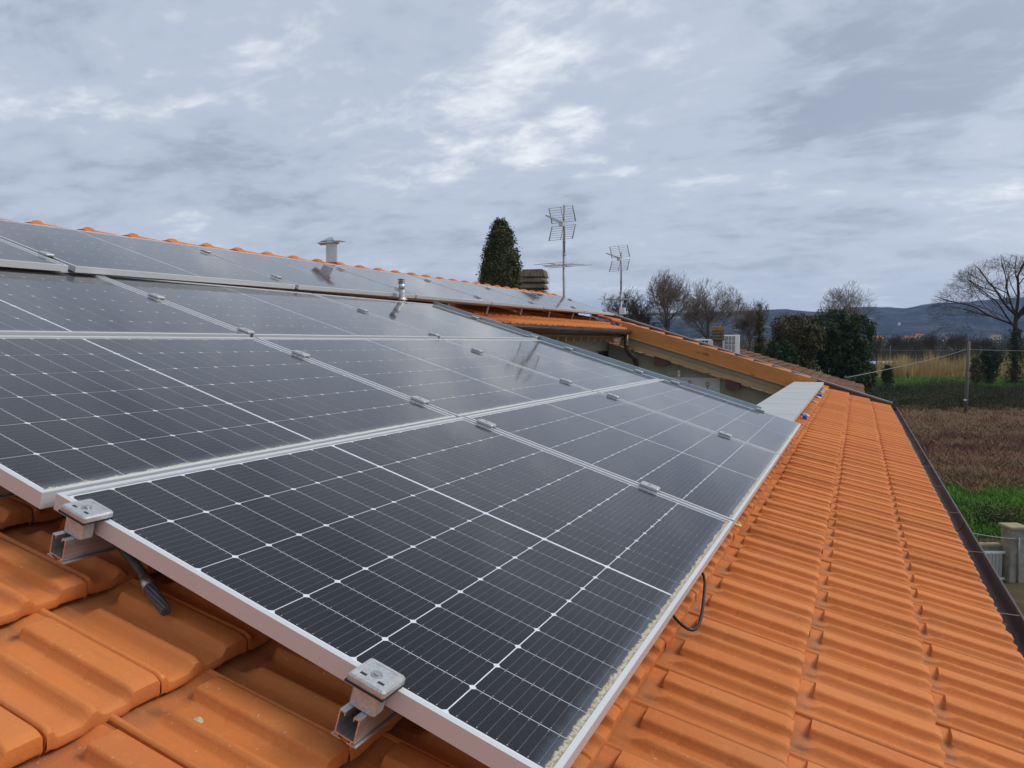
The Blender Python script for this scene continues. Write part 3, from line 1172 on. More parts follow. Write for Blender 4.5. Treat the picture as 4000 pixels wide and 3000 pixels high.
G = .02
ROWN = ['bottom row', 'second row from the eave', 'third row from the eave']
COLN = ['nearest panel, in the foreground', 'middle panel', 'farthest panel, beside the terrace']
for r in range(3):
    for c in range(3):
        du = (-.012, -.022, 0.0)[r] if r else 0.0
        panel(c * (PL + G) + (0.0 if r == 0 else -.016 if r == 1 else -.010), -r * (PW + G) - (.007 if r == 2 else 0), (0.0, -.004, .002)[r],
              'dark solar panel of the %s: %s' % (ROWN[r], COLN[c]), 'panels of the lower array')
UB = [(-.246, -2.17), (1.554, -2.263), (3.354, -2.372), (5.154, -2.486), (6.954, -2.573), (8.754, -2.657), (10.554, -2.690), (12.354, -2.738)]
HU = .042
ORD = ['first (nearest)', 'second', 'third', 'fourth', 'fifth', 'sixth', 'last (farthest)']
UT = radians(1.2)
for k in range(7):
    (ua, va), (ub, vb) = UB[k], UB[k + 1]
    yz = -math.atan2(vb - va, ub - ua)
    # top-left corner of the panel sits PW up-slope of its lower edge
    p0 = Vector((va - PW * cos(yz), ua - PW * sin(yz)))
    po = panel(p0.y + .019, p0.x, HU + PW * sin(UT), 'grey solar panel in the single row below the ridge, %s from the left' % ORD[k], 'panels of the upper array', UT, yz, fm2)
    po.scale = (1, 1.762 / PL, 1)

# ------------------------------------------------------------------ rails and clamps
def rail_mesh(L):
    mb = MB()
    w, h, t = .040, .041, .0026
    mb.box(-w / 2, w / 2, 0, L, -h, -h + t)
    for s in (-1, 1):
        a, b = sorted((s * w / 2, s * (w / 2 - t)))
        mb.box(a, b, 0, L, -h + t, -t)
        a, b = sorted((s * w / 2, s * (w / 2 - .012)))
        mb.box(a, b, 0, L, -t, 0)
        a, b = sorted((s * (w / 2 - .012), s * (w / 2 - .012 + t * .8)))
        mb.box(a, b, 0, L, -t - .004, -t)
        a, b = sorted((s * .006, s * (w / 2 + .005)))
        mb.box(a, b, 0, L, -h - .0065, -h - .004)
        a, b = sorted((s * .012, s * .0145))
        mb.box(a, b, 0, L, -h - .004, -h)
    return mb


RV = [[.107, .815], [-.21, -.87], [-1.22, -1.84]]
for r in range(3):
    for q in (1, 0):
        v = RV[r][1 - q] if r == 0 else RV[r][1 - q]
        u0 = -.058 if r == 0 else .004
        o = rail_mesh(5.26 - u0).build('mounting_rail', 'mill_aluminium', None, roofpt(u0, v, -.0368 - .004 * r), ROT)
        tag(o, 'aluminium channel rail under the %s, %s of its two rails' % (ROWN[r], 'upper' if q else 'lower'), 'rail', 'mounting rails of the lower array')


def mid_clamp(u, v, h, label, group, rot=ROT):
    o = thing('panel_clamp', roofpt(u, v, h), rot, label, 'clamp', group)
    mb = MB()
    mb.cbox(-.036, .036, -.023, .023, .0035, .0135, .003)
    p = mb.build('clamp_plate', 'galvanised', o)
    mb = MB()
    mb.tube([(0, 0, .013), (0, 0, .0165)], [.0075, .0065], 10)
    mb.build('bolt', 'steel_bolt', p)
    mb = MB()
    mb.box(-.034, .034, -.021, .021, .0005, .0034)
    mb.build('gasket', 'rubber', o)
    mb = MB()
    mb.box(-.014, .014, -.007, .007, -.06, .0004)
    mb.build('shank', 'galvanised', o)
    return o


def end_clamp(u, v, h, label, group):
    o = thing('panel_clamp', roofpt(u, v, h), ROT, label, 'clamp', group)
    mb = MB()
    mb.cbox(-.036, .036, -.040, .024, .0045, .0165, .0035)
    p = mb.build('clamp_plate', 'galvanised', o)
    mb = MB()
    mb.tube([(0, -.010, .0165), (0, -.010, .0180)], [.010, .0095], 14)
    mb.build('washer', 'steel_bolt', p)
    mb = MB()
    mb.tube([(0, -.010, .0180), (0, -.010, .0205)], [.0058, .0050], 10)
    bo = mb.build('bolt', 'steel_bolt', p)
    for sx, sy in ((.018, -.024), (-.016, -.024)):    # cast slots
        mb = MB()
        mb.box(sx - .006, sx + .006, sy - .003, sy + .003, .0160, .01662)
        mb.build('slot', 'rubber', p)
    mb = MB()
    mb.box(-.022, .022, -.001, .001, .0160, .0170)
    mb.build('ridge', 'galvanised', p, (0, .016, 0))
    mb = MB()
    mb.box(-.037, .037, -.042, .0205, .0012, .0044)
    mb.build('gasket', 'rubber', o)
    mb = MB()
    mb.cbox(-.025, .025, -.034, -.0035, -.036, .0010, .004)
    mb.build('clamp_block', 'galvanised', o)
    return o


for c in range(2):
    for r in range(3):
        for q in range(2):
            mid_clamp(PL + G / 2 + c * (PL + G) - (0, .016, .010)[r], RV[r][q], (0.0, -.004, .002)[r],
                      '%s row mid clamp, %s one between its %s panels' % (('bottom', 'second', 'third')[r], ('upper' if (RV[r][q] == min(RV[r])) else 'lower'), ('first and second', 'second and third')[c]),
                      'mid clamps of the lower array')
for r in range(3):
    for q in range(2):
        mid_clamp(3 * PL + 2 * G + .006 - (0, .016, .010)[r], RV[r][q], (0.0, -.004, .002)[r],
                  'grey end clamp at the terrace edge of the %s, %s one' % (ROWN[r], 'upper' if (RV[r][q] == min(RV[r])) else 'lower'), 'end clamps along the terrace')
end_clamp(-.004, .112, 0, 'square galvanised end clamp at the upper corner of the foreground panel', 'foreground end clamps')
end_clamp(-.004, .820, 0, 'square galvanised end clamp near the bottom of the foreground panel edge', 'foreground end clamps')
for k in range(1, 8):
    (u0, v0) = UB[k]
    for q, dv in enumerate((.20, .90)):
        if k == 7 and q == 0:
            pass
        hh = HU + dv * sin(UT) + .001
        mid_clamp(u0 - dv * .045 + (.0 if k == 7 else 0), v0 - dv, hh,
                  'ridge row clamp, %s one at the %s panel joint from the left' % (('lower', 'upper')[q], ['first', 'second', 'third', 'fourth', 'fifth', 'sixth', 'last'][k - 1]), 'clamps of the upper array')
# rails and stand-offs of the upper array
for q, dv in enumerate((.20, .90)):
    a = Vector((UB[0][1] - dv, UB[0][0], HU + dv * sin(UT) - .032))
    b = Vector((UB[-1][1] - dv, UB[-1][0] - .03, HU + dv * sin(UT) - .032))
    L = (b - a).length
    yz = -math.atan2(b.x - a.x, b.y - a.y)
    o = rail_mesh(L).build('mounting_rail', 'mill_aluminium', None, roofpt(a.y, a.x + .0, a.z))
    o.rotation_euler = (Matrix.Rotation(AL, 4, 'Y') @ Matrix.Rotation(yz, 4, 'Z')).to_euler()
    tag(o, 'aluminium rail carrying the ridge row, %s of the two' % ('lower', 'upper')[q], 'rail', 'mounting rails of the upper array')
for i, u in enumerate((6.1, 7.15, 8.25, 9.35, 10.4, 11.35)):
    vb = interp(UB, u) - .12
    o = thing('panel_stand', roofpt(u, vb, HT + .0), ROT, 'short post under the ridge row above the terrace, number %s from left' % ['one', 'two', 'three', 'four', 'five', 'six'][i], 'bracket', 'stand-off posts of the upper array')
    mb = MB()
    mb.box(-.004, .004, -.018, .018, -.02, .135)
    mb.build('post', 'galvanised', o)
    mb = MB()
    mb.box(-.03, .03, -.02, .02, -.026, -.020)
    mb.build('foot', 'galvanised', o)

# upright galvanised profile closing the array towards the terrace
mb = MB()
mb.box(-2.33, .815, 5.232, 5.2345, -.060, .027)
mb.box(-2.33, .815, 5.2345, 5.255, .0245, .027)
mb.box(-2.33, .815, 5.2345, 5.255, -.060, -.0575)
o = mb.build('edge_profile', 'flashing_blue', None, (0, 0, 0), ROT)
tag(o, 'long blue grey metal edge profile between the lower array and the terrace', 'profile')

# ------------------------------------------------------------------ small things on the roof
def bez(pts, n=8):
    out = []
    P = [Vector(p) for p in pts]
    for i in range(len(P) - 1):
        p0 = P[max(i - 1, 0)]
        p1, p2 = P[i], P[i + 1]
        p3 = P[min(i + 2, len(P) - 1)]
        for k in range(n):
            t = k / n
            out.append(0.5 * ((2 * p1) + (p2 - p0) * t + (2 * p0 - 5 * p1 + 4 * p2 - p3) * t * t + (3 * p1 - p0 - 3 * p2 + p3) * t ** 3))
    out.append(P[-1])
    return out


# corrugated conduit end lying on the tiles
cdt = thing('cable_conduit', roofpt(.06, .15, -.10), ROT, 'grey corrugated conduit end poking out from under the foreground panel', 'conduit')
pts = bez([(-.12, .060, .008), (-.03, .022, .004), (.045, .004, -.004), (.085, -.012, -.008)], 10)
mb = MB()
mb.tube(pts, [.0085 + (.0012 if k % 2 else -.0008) for k in range(len(pts))], 10)
mb.build('hose', 'conduit_grey', cdt)
mb = MB()
e0 = Vector((.080, -.010, -.008))
d = Vector((.095, -.030, -.008)).normalized()
mb.tube([e0, e0 + d * .010, e0 + d * .022, e0 + d * .024], [.0125, .0135, .0135, .011], 12)
mb.build('collar', 'steel_bolt', cdt)
mb = MB()
for k in range(7):
    a = 2 * pi * k / 7
    side = d.cross(Vector((0, 0, 1))).normalized()
    upv = side.cross(d)
    pts = []
    for q in range(7):
        s = q / 6
        ang = a + s * 1.4
        pts.append(e0 + d * (.022 + s * .085) + (side * cos(ang) + upv * sin(ang)) * (.0085 - .002 * s))
    mb.tube(pts, .0040, 6)
mb.build('cable_strands', 'conduit_grey', cdt)

# black cable loop hanging below the lower frame
mb = MB()
mb.tube(bez([tuple(roofpt(1.30, 1.085, -.050)), tuple(roofpt(1.27, 1.135, -.070)), tuple(roofpt(1.14, 1.165, -.085)), tuple(roofpt(1.00, 1.185, -.095)),
             tuple(roofpt(.93, 1.180, -.097)), tuple(roofpt(.925, 1.145, -.092)), tuple(roofpt(.95, 1.095, -.075))], 8), .0042, 8)
o = mb.build('cable_loop', 'black_cable', None)
tag(o, 'black cable loop drooping from the lower edge of the foreground panel', 'cable')
mb = MB()
mb.tube(bez([tuple(roofpt(1.965, 1.10, -.07)), tuple(roofpt(1.975, 1.135, -.075)), tuple(roofpt(1.995, 1.145, -.078)), tuple(roofpt(2.005, 1.13, -.075))], 5), .006, 8)
tag(mb.build('cable_clip', 'yellow_plastic', None), 'small cream hook under the panel edge where the first two panels meet', 'clip')

# lichen flake and crumbs on the near tiles
def pebble(name, u, v, h, r, mat, label, cat, seed):
    bm = bmesh.new()
    bmesh.ops.create_icosphere(bm, subdivisions=2, radius=r)
    rr = random.Random(seed)
    for vv in bm.verts:
        k = 1 + rr.uniform(-.25, .25)
        vv.co = Vector((vv.co.x * k, vv.co.y * k * .8, vv.co.z * k * .4))
    me = bpy.data.meshes.new(name)
    bm.to_mesh(me)
    bm.free()
    o = link(name, me, mat, None, roofpt(u, v, h), ROT)
    return tag(o, label, cat)


pebble('lichen_flake', -.118, .580, HT - .026, .0085, 'lichen_bit', 'small pale green lichen flake lying on the foreground tiles', 'debris', 3)
# mortar lumps and blue scraps under the coping
for i, (y, x) in enumerate(((7.1, 1.005), (8.9, 1.01), (9.8, 1.0), (10.3, 1.005), (10.9, 1.0), (11.4, 1.005), (11.8, 1.01))):
    zt = -(x - HT * sin(AL)) / cos(AL) * sin(AL) + HT * cos(AL)
    o = pebble('mortar_lump', 0, 0, 0, .045, 'mortar', 'pale mortar lump below the terrace coping, %s from the camera' % ['nearest', 'second', 'third', 'fourth', 'fifth', 'sixth', 'farthest'][i], 'mortar', 20 + i)
    o.location = (x, y, zt - .0)
    o['group'] = 'mortar lumps under the coping'
for i, (y, x, s) in enumerate(((6.75, 1.02, .035), (10.05, 1.01, .055))):
    zt = -(x - HT * sin(AL)) / cos(AL) * sin(AL) + HT * cos(AL)
    mb = MB()
    mb.loft([[(-s * .5, -s, -.01), (s * .6, -s * .8, -.02), (s * .7, s * .9, -.02), (-s * .4, s, -.01)],
             [(-s * .4, -s * .7, .02), (s * .4, -s * .9, .015), (s * .5, s * .6, .03), (-s * .3, s * .8, .028)]], True)
    o = mb.build('plastic_scrap', 'blue_plastic', None, (x, y, zt + .012))
    tag(o, 'blue plastic scrap sticking out under the coping, %s one' % ('nearer', 'farther')[i], 'scrap', 'blue scraps under the coping')

# metal flue on the ridge
fu = 5.55
p = roofpt(fu, interp(RIDGE, fu), .02)
fl_ = thing('roof_flue', p, (0, 0, radians(28)), 'square zinc flue with a broken flat cap standing on the ridge', 'flue')
mb = MB()
mb.box(-.052, .052, -.047, .047, -.05, .235)
mb.build('duct', 'zinc', fl_)
mb = MB()
mb.loft([[(x, y, -.06) for x, y in ((-.085, -.08), (.085, -.08), (.085, .08), (-.085, .08))], [(x, y, .035) for x, y in ((-.056, -.051), (.056, -.051), (.056, .051), (-.056, .051))]], True)
mb.build('flashing', 'red_paint', fl_)
mb = MB()
mb.box(-.115, .090, -.085, .085, .235, .247)
mb.build('cap_plate', 'zinc', fl_, (0, 0, 0), (0, radians(-4), 0))
mb = MB()
mb.box(-.02, .14, -.06, .06, .252, .264)
mb.build('cap_plate', 'zinc', fl_, (0, 0, 0), (radians(3), radians(2), radians(-20)))
mb = MB()
mb.loft([[(-.11, -.06, .250), (.03, -.06, .270), (.03, .06, .270), (-.11, .06, .250)], [(-.02, -.03, .300), (.02, -.03, .302), (.02, .03, .302), (-.02, .03, .300)]], True)
mb.build('cap_cone', 'zinc', fl_)

# foil wrapped vent pipe
p = roofpt(4.78, -2.362, -.05)
vp = thing('vent_pipe', p, (radians(2), radians(-3), 0), 'short foil wrapped vent pipe rising behind the third panel row', 'vent pipe')
mb = MB()
n = 14
rings = []
for k in range(9):
    z = k / 8 * .165
    rings.append([(cos(2 * pi * j / n) * (.028 + R.uniform(-.002, .002)), sin(2 * pi * j / n) * (.028 + R.uniform(-.002, .002)), z) for j in range(n)])
mb.loft(rings, True, True)
mb.build('foil_wrap', 'foil', vp)
mb = MB()
mb.tube([(0, 0, .15), (0, 0, .205)], .029, 14)
mb.build('sleeve', 'zinc', vp)
mb = MB()
for z in (.208, .224, .240):
    mb.tube([(0, 0, z), (0, 0, z + .007)], [.034, .030], 14)
mb.tube([(0, 0, .2), (0, 0, .248)], .018, 10)
mb.build('louvre_cap', 'mast_galv', vp)
mb = MB()
mb.loft([[(cos(2 * pi * j / n) * r, sin(2 * pi * j / n) * r, z) for j in range(n)] for r, z in ((.050, .054), (.032, .066), (.030, .076))], True, True)
mb.build('collar', 'foil', vp)

# ------------------------------------------------------------------ antennas
def antenna(name, base, mast_h, uz, vz, label, s=1.0, box=False, yaw=0.0, drop=0.3):
    o = thing(name, base, (0, 0, 0), label, 'antenna')
    mb = MB()
    mb.tube([(0, 0, -drop), (0, 0, mast_h * .52)], .026 * s, 10)
    mb.tube([(0, 0, mast_h * .50), (0, 0, mast_h)], .021 * s, 10)
    mast = mb.build('mast', 'mast_galv', o)
    mb = MB()
    for z in (mast_h * .40, mast_h * .5, mast_h * .63):
        mb.tube([(0, 0, z), (0, 0, z + .03)], .030 * s, 10)
    mb.build('mast_clamp', 'mast_galv', mast)
    # uhf: two grid reflector wings, upper and lower, folded forward; boom with short elements
    f = Vector((sin(yaw), cos(yaw), 0))               # pointing direction
    sd_ = Vector((f.y, -f.x, 0))
    for sgn, nm in ((1, 'upper'), (-1, 'lower')):
        gr = MB()
        rails = []
        hgt = .27 * s
        wid = .27 * s
        for k in range(7):
            t = k / 6
            q = Vector((0, 0, uz + sgn * (.035 + t * hgt))) + f * (.02 + t * .10) * s
            gr.tube([q - sd_ * wid, q + sd_ * wid], .0042 * s, 5)
        for sx in (-1, 0, 1):
            a = Vector((0, 0, uz + sgn * .03)) + f * .02 * s + sd_ * wid * sx
            b = Vector((0, 0, uz + sgn * (.04 + hgt))) + f * .125 * s + sd_ * wid * sx
            stp = MB()
            stp.tube([a, b], .010 * s if sx else .006 * s, 6)
            rails.append(stp)
        gw = gr.build('reflector_grid', 'antenna_alu', o)
        for stp in rails:
            stp.build('grid_rail', 'antenna_strip', gw)
    bm_ = MB()
    c0 = Vector((0, 0, uz))
    bm_.tube([c0, c0 + f * .62 * s + Vector((0, 0, .09 * s))], .009 * s, 6)
    for k in range(12):
        t = .12 + k * .072
        q = c0 + (f * .62 * s + Vector((0, 0, .09 * s))) * t
        w_ = (.085 - k * .003) * s
        bm_.tube([q - sd_ * w_, q + sd_ * w_], .0035 * s, 5)
    bm_.build('boom', 'antenna_alu', o)
    db = MB()
    db.box(-.045 * s, .045 * s, .04 * s, .12 * s, uz - .05 * s, uz + .03 * s, Matrix.Rotation(-yaw, 4, 'Z'))
    db.build('junction_box', 'white_board', o)
    # vhf: long horizontal rods
    vh = MB()
    q0 = Vector((0, 0, vz))
    vh.tube([q0 - f * .22 * s, q0 + f * .52 * s], .010 * s, 6)
    for dd, w_ in ((-.20, .50), (-.02, .46), (.10, .40), (.22, .36), (.48, .36)):
        q = q0 + f * dd * s
        vh.tube([q - sd_ * w_ * s, q + sd_ * w_ * s], .0055 * s, 5)
    vh.build('vhf_elements', 'antenna_alu', o)
    if box:
        b = MB()
        b.cbox(-.035, .115, -.03, .04, mast_h * .23, mast_h * .23 + .16, .01)
        bb = b.build('amplifier_box', 'white_plastic', o)
        b = MB()
        b.tube([(.03, .0, mast_h * .23), (.06, 0, mast_h * .23 - .15), (.13, 0, mast_h * .23 - .32), (.05, 0, mast_h * .23 - .45)], .006, 6)
        b.build('lead', 'white_plastic', bb)
    else:
        b = MB()
        b.tube([(-.03, .05, uz - .04), (-.035, .03, uz - .2), (-.03, 0, uz - .4), (-.027, 0, vz + .1), (-.027, 0, vz - .3)], .005, 6)
        b.build('lead', 'white_plastic', mast)
    return o


bz = 1.02
antenna('tv_antenna', (-3.69, 12.58, bz), 2.93 - bz, 2.93 - bz - .36, 1.55 + .23 - bz + .0, 'taller tv antenna on a grey mast beside the concrete chimney', 1.0, False, radians(193), .8)
antenna('tv_antenna', (-3.94, 17.24, .55), 2.55 - .55, 2.55 - .55 - .16, 1.38 - .55, 'smaller tv antenna farther right with a white amplifier box on its mast', 1.0, True, radians(200), 1.6)

# ------------------------------------------------------------------ chimneys
def louvre_chimney(name, base, w, zs, capz, label, topmat='lichen_concrete', cage=False, rz=0.0, body_h=0.0):
    o = thing(name, base, (0, 0, rz), label, 'chimney')
    def sq(hw, z):
        return [(-hw, -hw, z), (hw, -hw, z), (hw, hw, z), (-hw, hw, z)]
    mb = MB()
    mb.loft([sq(w * .34, -1.2), sq(w * .34, capz)], True)
    mb.build('shaft', 'lichen_concrete', o)
    for z in zs:
        mb = MB()
        mb.loft([sq(w * .40, z + .115), sq(w * .43, z + .105), sq(w * .5, z + .04), sq(w * .5, z + .015), sq(w * .42, z)][::-1], True)
        mb.build('louvre', 'lichen_concrete', o, None, (0, 0, R.uniform(-.02, .02)))
    mb = MB()
    mb.loft([sq(w * .46, capz), sq(w * .5, capz + .02), sq(w * .43, capz + .16), sq(w * .38, capz + .175)], True)
    mb.build('cap', topmat, o)
    if cage:
        mb = MB()
        hw = w * .53
        for k in range(9):
            t = -hw + 2 * hw * k / 8
            for a in (((t, -hw), (t, -hw)), ((t, hw), (t, hw)), ((-hw, t), (-hw, t)), ((hw, t), (hw, t))):
                mb.tube([(a[0][0], a[0][1], -.35), (a[1][0], a[1][1], capz + .14)], .0016, 3)
        mb.build('wire_cage', 'antenna_strip', o)
    return o


louvre_chimney('concrete_chimney', (-5.0, 14.2, 1.33), .54, (0.0, .135, .265), .385, 'weathered concrete louvred chimney wrapped in wire mesh behind the ridge', 'lichen_concrete', True, radians(12))

# ------------------------------------------------------------------ old neighbouring house
NH = -1.0
nh = tag(thing('old_house'), 'old neighbouring house with weathered brown tile roof beyond the metal verge', 'house')
mb = MB()
mb.box(-4.6, 2.05, 13.35, 35.0, NH - .2, NH - .06)
nroof = mb.build('roof', 'old_tile', nh, (0, 0, 0), ROT)
mb = MB()
rr = random.Random(8)
v = 2.1
nc = 0
while v > -4.6:
    u = 13.4
    while u < 34.9:
        jv, ju, jz = rr.uniform(-.03, .03), rr.uniform(-.015, .015), rr.uniform(-.012, .012)
        # barrel tile: 5 sided half round, tapered
        r0, r1 = .085, .068
        a = []
        b = []
        for k in range(5):
            an = pi * k / 4
            a.append((v + jv, u + ju + cos(an) * r0, NH - .04 + jz + sin(an) * r0 * .8 + .02))
            b.append((v + jv - .42, u + ju + cos(an) * r1, NH - .06 + jz + sin(an) * r1 * .8 - .005))
        mb.loft([a, b], False, True, closed=False)
        a0 = [(x, y, z - .02) for x, y, z in a]
        mb.loft([a0, a], False, False, closed=False)
        u += .21
    v -= .34
tag(mb.build('roof_tiles', 'old_tile', nroof), kind='stuff')
mb = MB()
mb.box(-7.6, 1.5, 13.6, 34.6, GZ, -1.75)
mb.build('wall', 'wall_render', nh)
mb = MB()
mb.quad((0, 13.35, 0), (0, 35.0, 0), (-4.5, 35.0, -1.4), (-4.5, 13.35, -1.4))
mb.quad((0, 13.35, -.1), (-4.5, 13.35, -1.5), (-4.5, 35.0, -1.5), (0, 35.0, -.1))
pn = roofpt(0, -4.62, NH - .02)
mb.build('roof_back_slope', 'old_tile', nh, (pn.x, 0, pn.z))

c2 = louvre_chimney('louvred_chimney', (-3.27, 27.64, 0.02), .47, (.36, .475, .59), .70, 'square concrete chimney with a mossy cap between the two white heat pumps', 'mossy_cap', False, radians(8))


def ac_unit(base, w, d, h, label, rz, fans):
    o = thing('ac_unit', base, (0, 0, rz), label, 'air conditioner', 'heat pump units on the old roof')
    mb = MB()
    mb.cbox(-w / 2, w / 2, -d / 2, d / 2, 0, h, .015)
    body = mb.build('casing', 'white_plastic', o)
    for k in range(fans):
        z0 = .06 + k * (h - .08) / fans
        z1 = z0 + (h - .08) / fans - .04
        mb = MB()
        mb.box(-w / 2 + .05, w / 2 - .18, -d / 2 - .006, -d / 2 + .002, z0, z1)
        gr = mb.build('grille_recess', 'grille_dark', body)
        mb = MB()
        for q in range(1, 6):
            z = z0 + (z1 - z0) * q / 6
            mb.box(-w / 2 + .05, w / 2 - .18, -d / 2 - .014, -d / 2 - .0065, z - .009, z + .009)
        for q in range(1, 3):
            x = -w / 2 + .05 + (w - .23) * q / 3
            mb.box(x - .009, x + .009, -d / 2 - .0142, -d / 2 - .0064, z0, z1)
        mb.build('grille', 'white_plastic', gr)
    mb = MB()
    for z in (h * .3, h * .55):
        mb.box(w / 2 + .001, w / 2 + .012, -d / 2 + .06, d / 2 - .08, z, z + h * .12)
    mb.build('side_vent', 'antenna_alu', body)
    for sx in (-1, 1):
        mb = MB()
        mb.box(sx * w * .32 - .03, sx * w * .32 + .03, -d / 2, d / 2, -.09, -.002)
        mb.build('foot', 'wire_grey', o)
    return o


ac_unit((-3.98, 28.6, -.15), .62, .32, .58, 'white heat pump left of the mossy chimney, half hidden by the verge', radians(24), 1)
ac_unit((-2.95, 28.5, -.17), .62, .34, .76, 'white two grille heat pump right of the mossy chimney', radians(24), 2)


# ------------------------------------------------------------------ trees
def bare_tree(name, base, height, rx, rz, seed, label, tmat='bark_grey', depth=7, trunk=.24, lean=(0, 0), ivy=None, tw=1.0, minr=.020, kids0=5, group='bare winter trees'):
    """winter tree: limbs fan out of a short trunk and are pruned to a rounded crown (rx, rz)"""
    rr = random.Random(seed)
    o = thing(name, base, (0, 0, 0), label, 'tree', group)
    limbs = MB()
    twigs = MB()
    zc = height - rz

    def outside(q):
        k = 1 + .22 * mnoise.noise(Vector((q.x * .35, q.y * .35, q.z * .35 + seed)))
        return ((q.x - lean[0] * height) ** 2 + (q.y - lean[1] * height) ** 2) / rx ** 2 + ((q.z - zc) / rz) ** 2 > k

    def grow(p, d, ln, r, lvl):
        segs = 4 if lvl < 3 else 3
        pts = [p.copy()]
        rad = [r]
        q = p.copy()
        dd = d.copy()
        r1 = r * .68
        cut = False
        for i in range(segs):
            w = .10 + .045 * lvl
            dd = (dd + Vector((rr.uniform(-w, w), rr.uniform(-w, w), rr.uniform(-w, w) + .03))).normalized()
            q = q + dd * ln / segs
            pts.append(q.copy())
            rad.append(r + (r1 - r) * (i + 1) / segs)
            if lvl >= 2 and outside(q) and q.z > zc - rz * .6:
                cut = True
                break
        last = lvl >= depth or cut
        if last:
            rad[-1] = minr * .45
        (limbs if lvl <= 2 else twigs).tube(pts, [max(x, minr * .6) for x in rad], 7 if lvl == 0 else 5 if lvl < 3 else 3, False, lvl < 3)
        if last:
            return
        n = len(pts) - 1
        kids = kids0 if lvl == 0 else 4 if lvl < 3 else rr.choice((2, 3, 3))
        for k in range(kids):
            tt = 1.0 if k == 0 else rr.uniform(.30, .98) if lvl else rr.uniform(.6, 1.0)
            idx = min(n - 1, int(tt * n))
            pos = pts[idx].lerp(pts[idx + 1], min(1, tt * n - idx))
            ang = rr.uniform(.10, .35) if k == 0 else rr.uniform(.40, .85)
            if lvl == 0:
                ang = rr.uniform(.25, .95) * min(1.35, rx / rz + .15) if k else .1
            ax = dd.cross(Vector((rr.uniform(-1, 1), rr.uniform(-1, 1), rr.uniform(-.3, .3)))).normalized()
            nd = Matrix.Rotation(ang, 3, ax) @ dd
            nd = (nd + Vector((0, 0, .10 if rx < 8 else .02))).normalized()
            grow(pos, nd, ln * rr.uniform(.70, .88), r1 * (rr.uniform(.80, .95) if k == 0 else rr.uniform(.45, .72)), lvl + 1)

    t0 = height * trunk
    limbs.tube([(0, 0, -.3), (lean[0] * t0 * .5, lean[1] * t0 * .5, t0 * .5), (lean[0] * t0, lean[1] * t0, t0)], [height * .026 * tw, height * .021 * tw, height * .018 * tw], 8, False)
    grow(Vector((lean[0] * t0, lean[1] * t0, t0 * .97)), Vector((lean[0], lean[1], 1)).normalized(), max(rx, rz) * .62, height * .018 * tw, 0)
    limbs.build('trunk', tmat, o)
    twigs.build('crown', 'twig_brown' if tmat != 'bark_dark' else 'twig_dark', o)
    if ivy:
        z0, z1, rad = ivy
        lv = MB()
        for i in range(2600):
            z = rr.uniform(z0, z1)
            a = rr.uniform(0, 2 * pi)
            ro = rad * (1 - .45 * (z - z0) / (z1 - z0)) * (.5 + .6 * rr.random()) * (1 + .35 * sin(z * 2.1 + a * 2))
            leaf(lv, Vector((lean[0] * z + cos(a) * ro, lean[1] * z + sin(a) * ro, z)), .17, rr)
        lv.build('ivy', 'ivy_leaf', o)
    return o


def leaf(mb, p, s, rr, flat=0.0):
    a = Vector((rr.gauss(0, 1), rr.gauss(0, 1), rr.gauss(0, 1))).normalized()
    b = a.cross(Vector((rr.gauss(0, 1), rr.gauss(0, 1), rr.gauss(0, 1)))).normalized()
    s1 = s * rr.uniform(.6, 1.3)
    s2 = s1 * rr.uniform(.35, .6)
    mb.quad(p - a * s1, p - b * s2, p + a * s1, p + b * s2)


def leafy_tree(name, base, lobes, label, mat, seed, count, ls, cat='tree', group=None, trunk=True, mat2=None):
    """crown of leaf clumps: lobes are (x, y, z, rx, ry, rz)"""
    rr = random.Random(seed)
    o = thing(name, base, (0, 0, 0), label, cat, group)
    lv = MB()
    tot = sum(l[3] * l[4] * l[5] for l in lobes)
    for l in lobes:
        n = int(count * l[3] * l[4] * l[5] / tot / 22)
        for i in range(n):
            d = Vector((rr.gauss(0, 1), rr.gauss(0, 1), rr.gauss(0, 1))).normalized()
            k = .50 + .55 * rr.random() ** .6
            k *= 1 + .22 * mnoise.noise(d * 2.3 + Vector((seed, 0, 0)))
            c = Vector((l[0] + d.x * l[3] * k, l[1] + d.y * l[4] * k, l[2] + d.z * l[5] * k))
            if c.z < .15:
                continue
            cr = ls * rr.uniform(1.4, 3.2)
            for q in range(22):
                leaf(lv, c + Vector((rr.gauss(0, 1), rr.gauss(0, 1), rr.gauss(0, .8))) * cr * .55, ls, rr)
    lv.build('crown', mat, o)
    if trunk:
        tb = MB()
        zt = max(l[2] for l in lobes)
        tb.tube([(0, 0, -.2), (.05, .02, zt * .4), (-.05, .05, zt)], [.28, .22, .07], 7, False)
        for l in lobes:
            tb.tube([(0, 0, zt * .25), (l[0] * .5, l[1] * .5, l[2] * .62), (l[0], l[1], l[2])], [.14, .09, .03], 5, False)
        tb.build('trunk', 'bark_dark', o)
    return o


def tree_at(px, top_py, depth):
    b = at(px, depth)
    return b, zpx(top_py, depth) - GZ


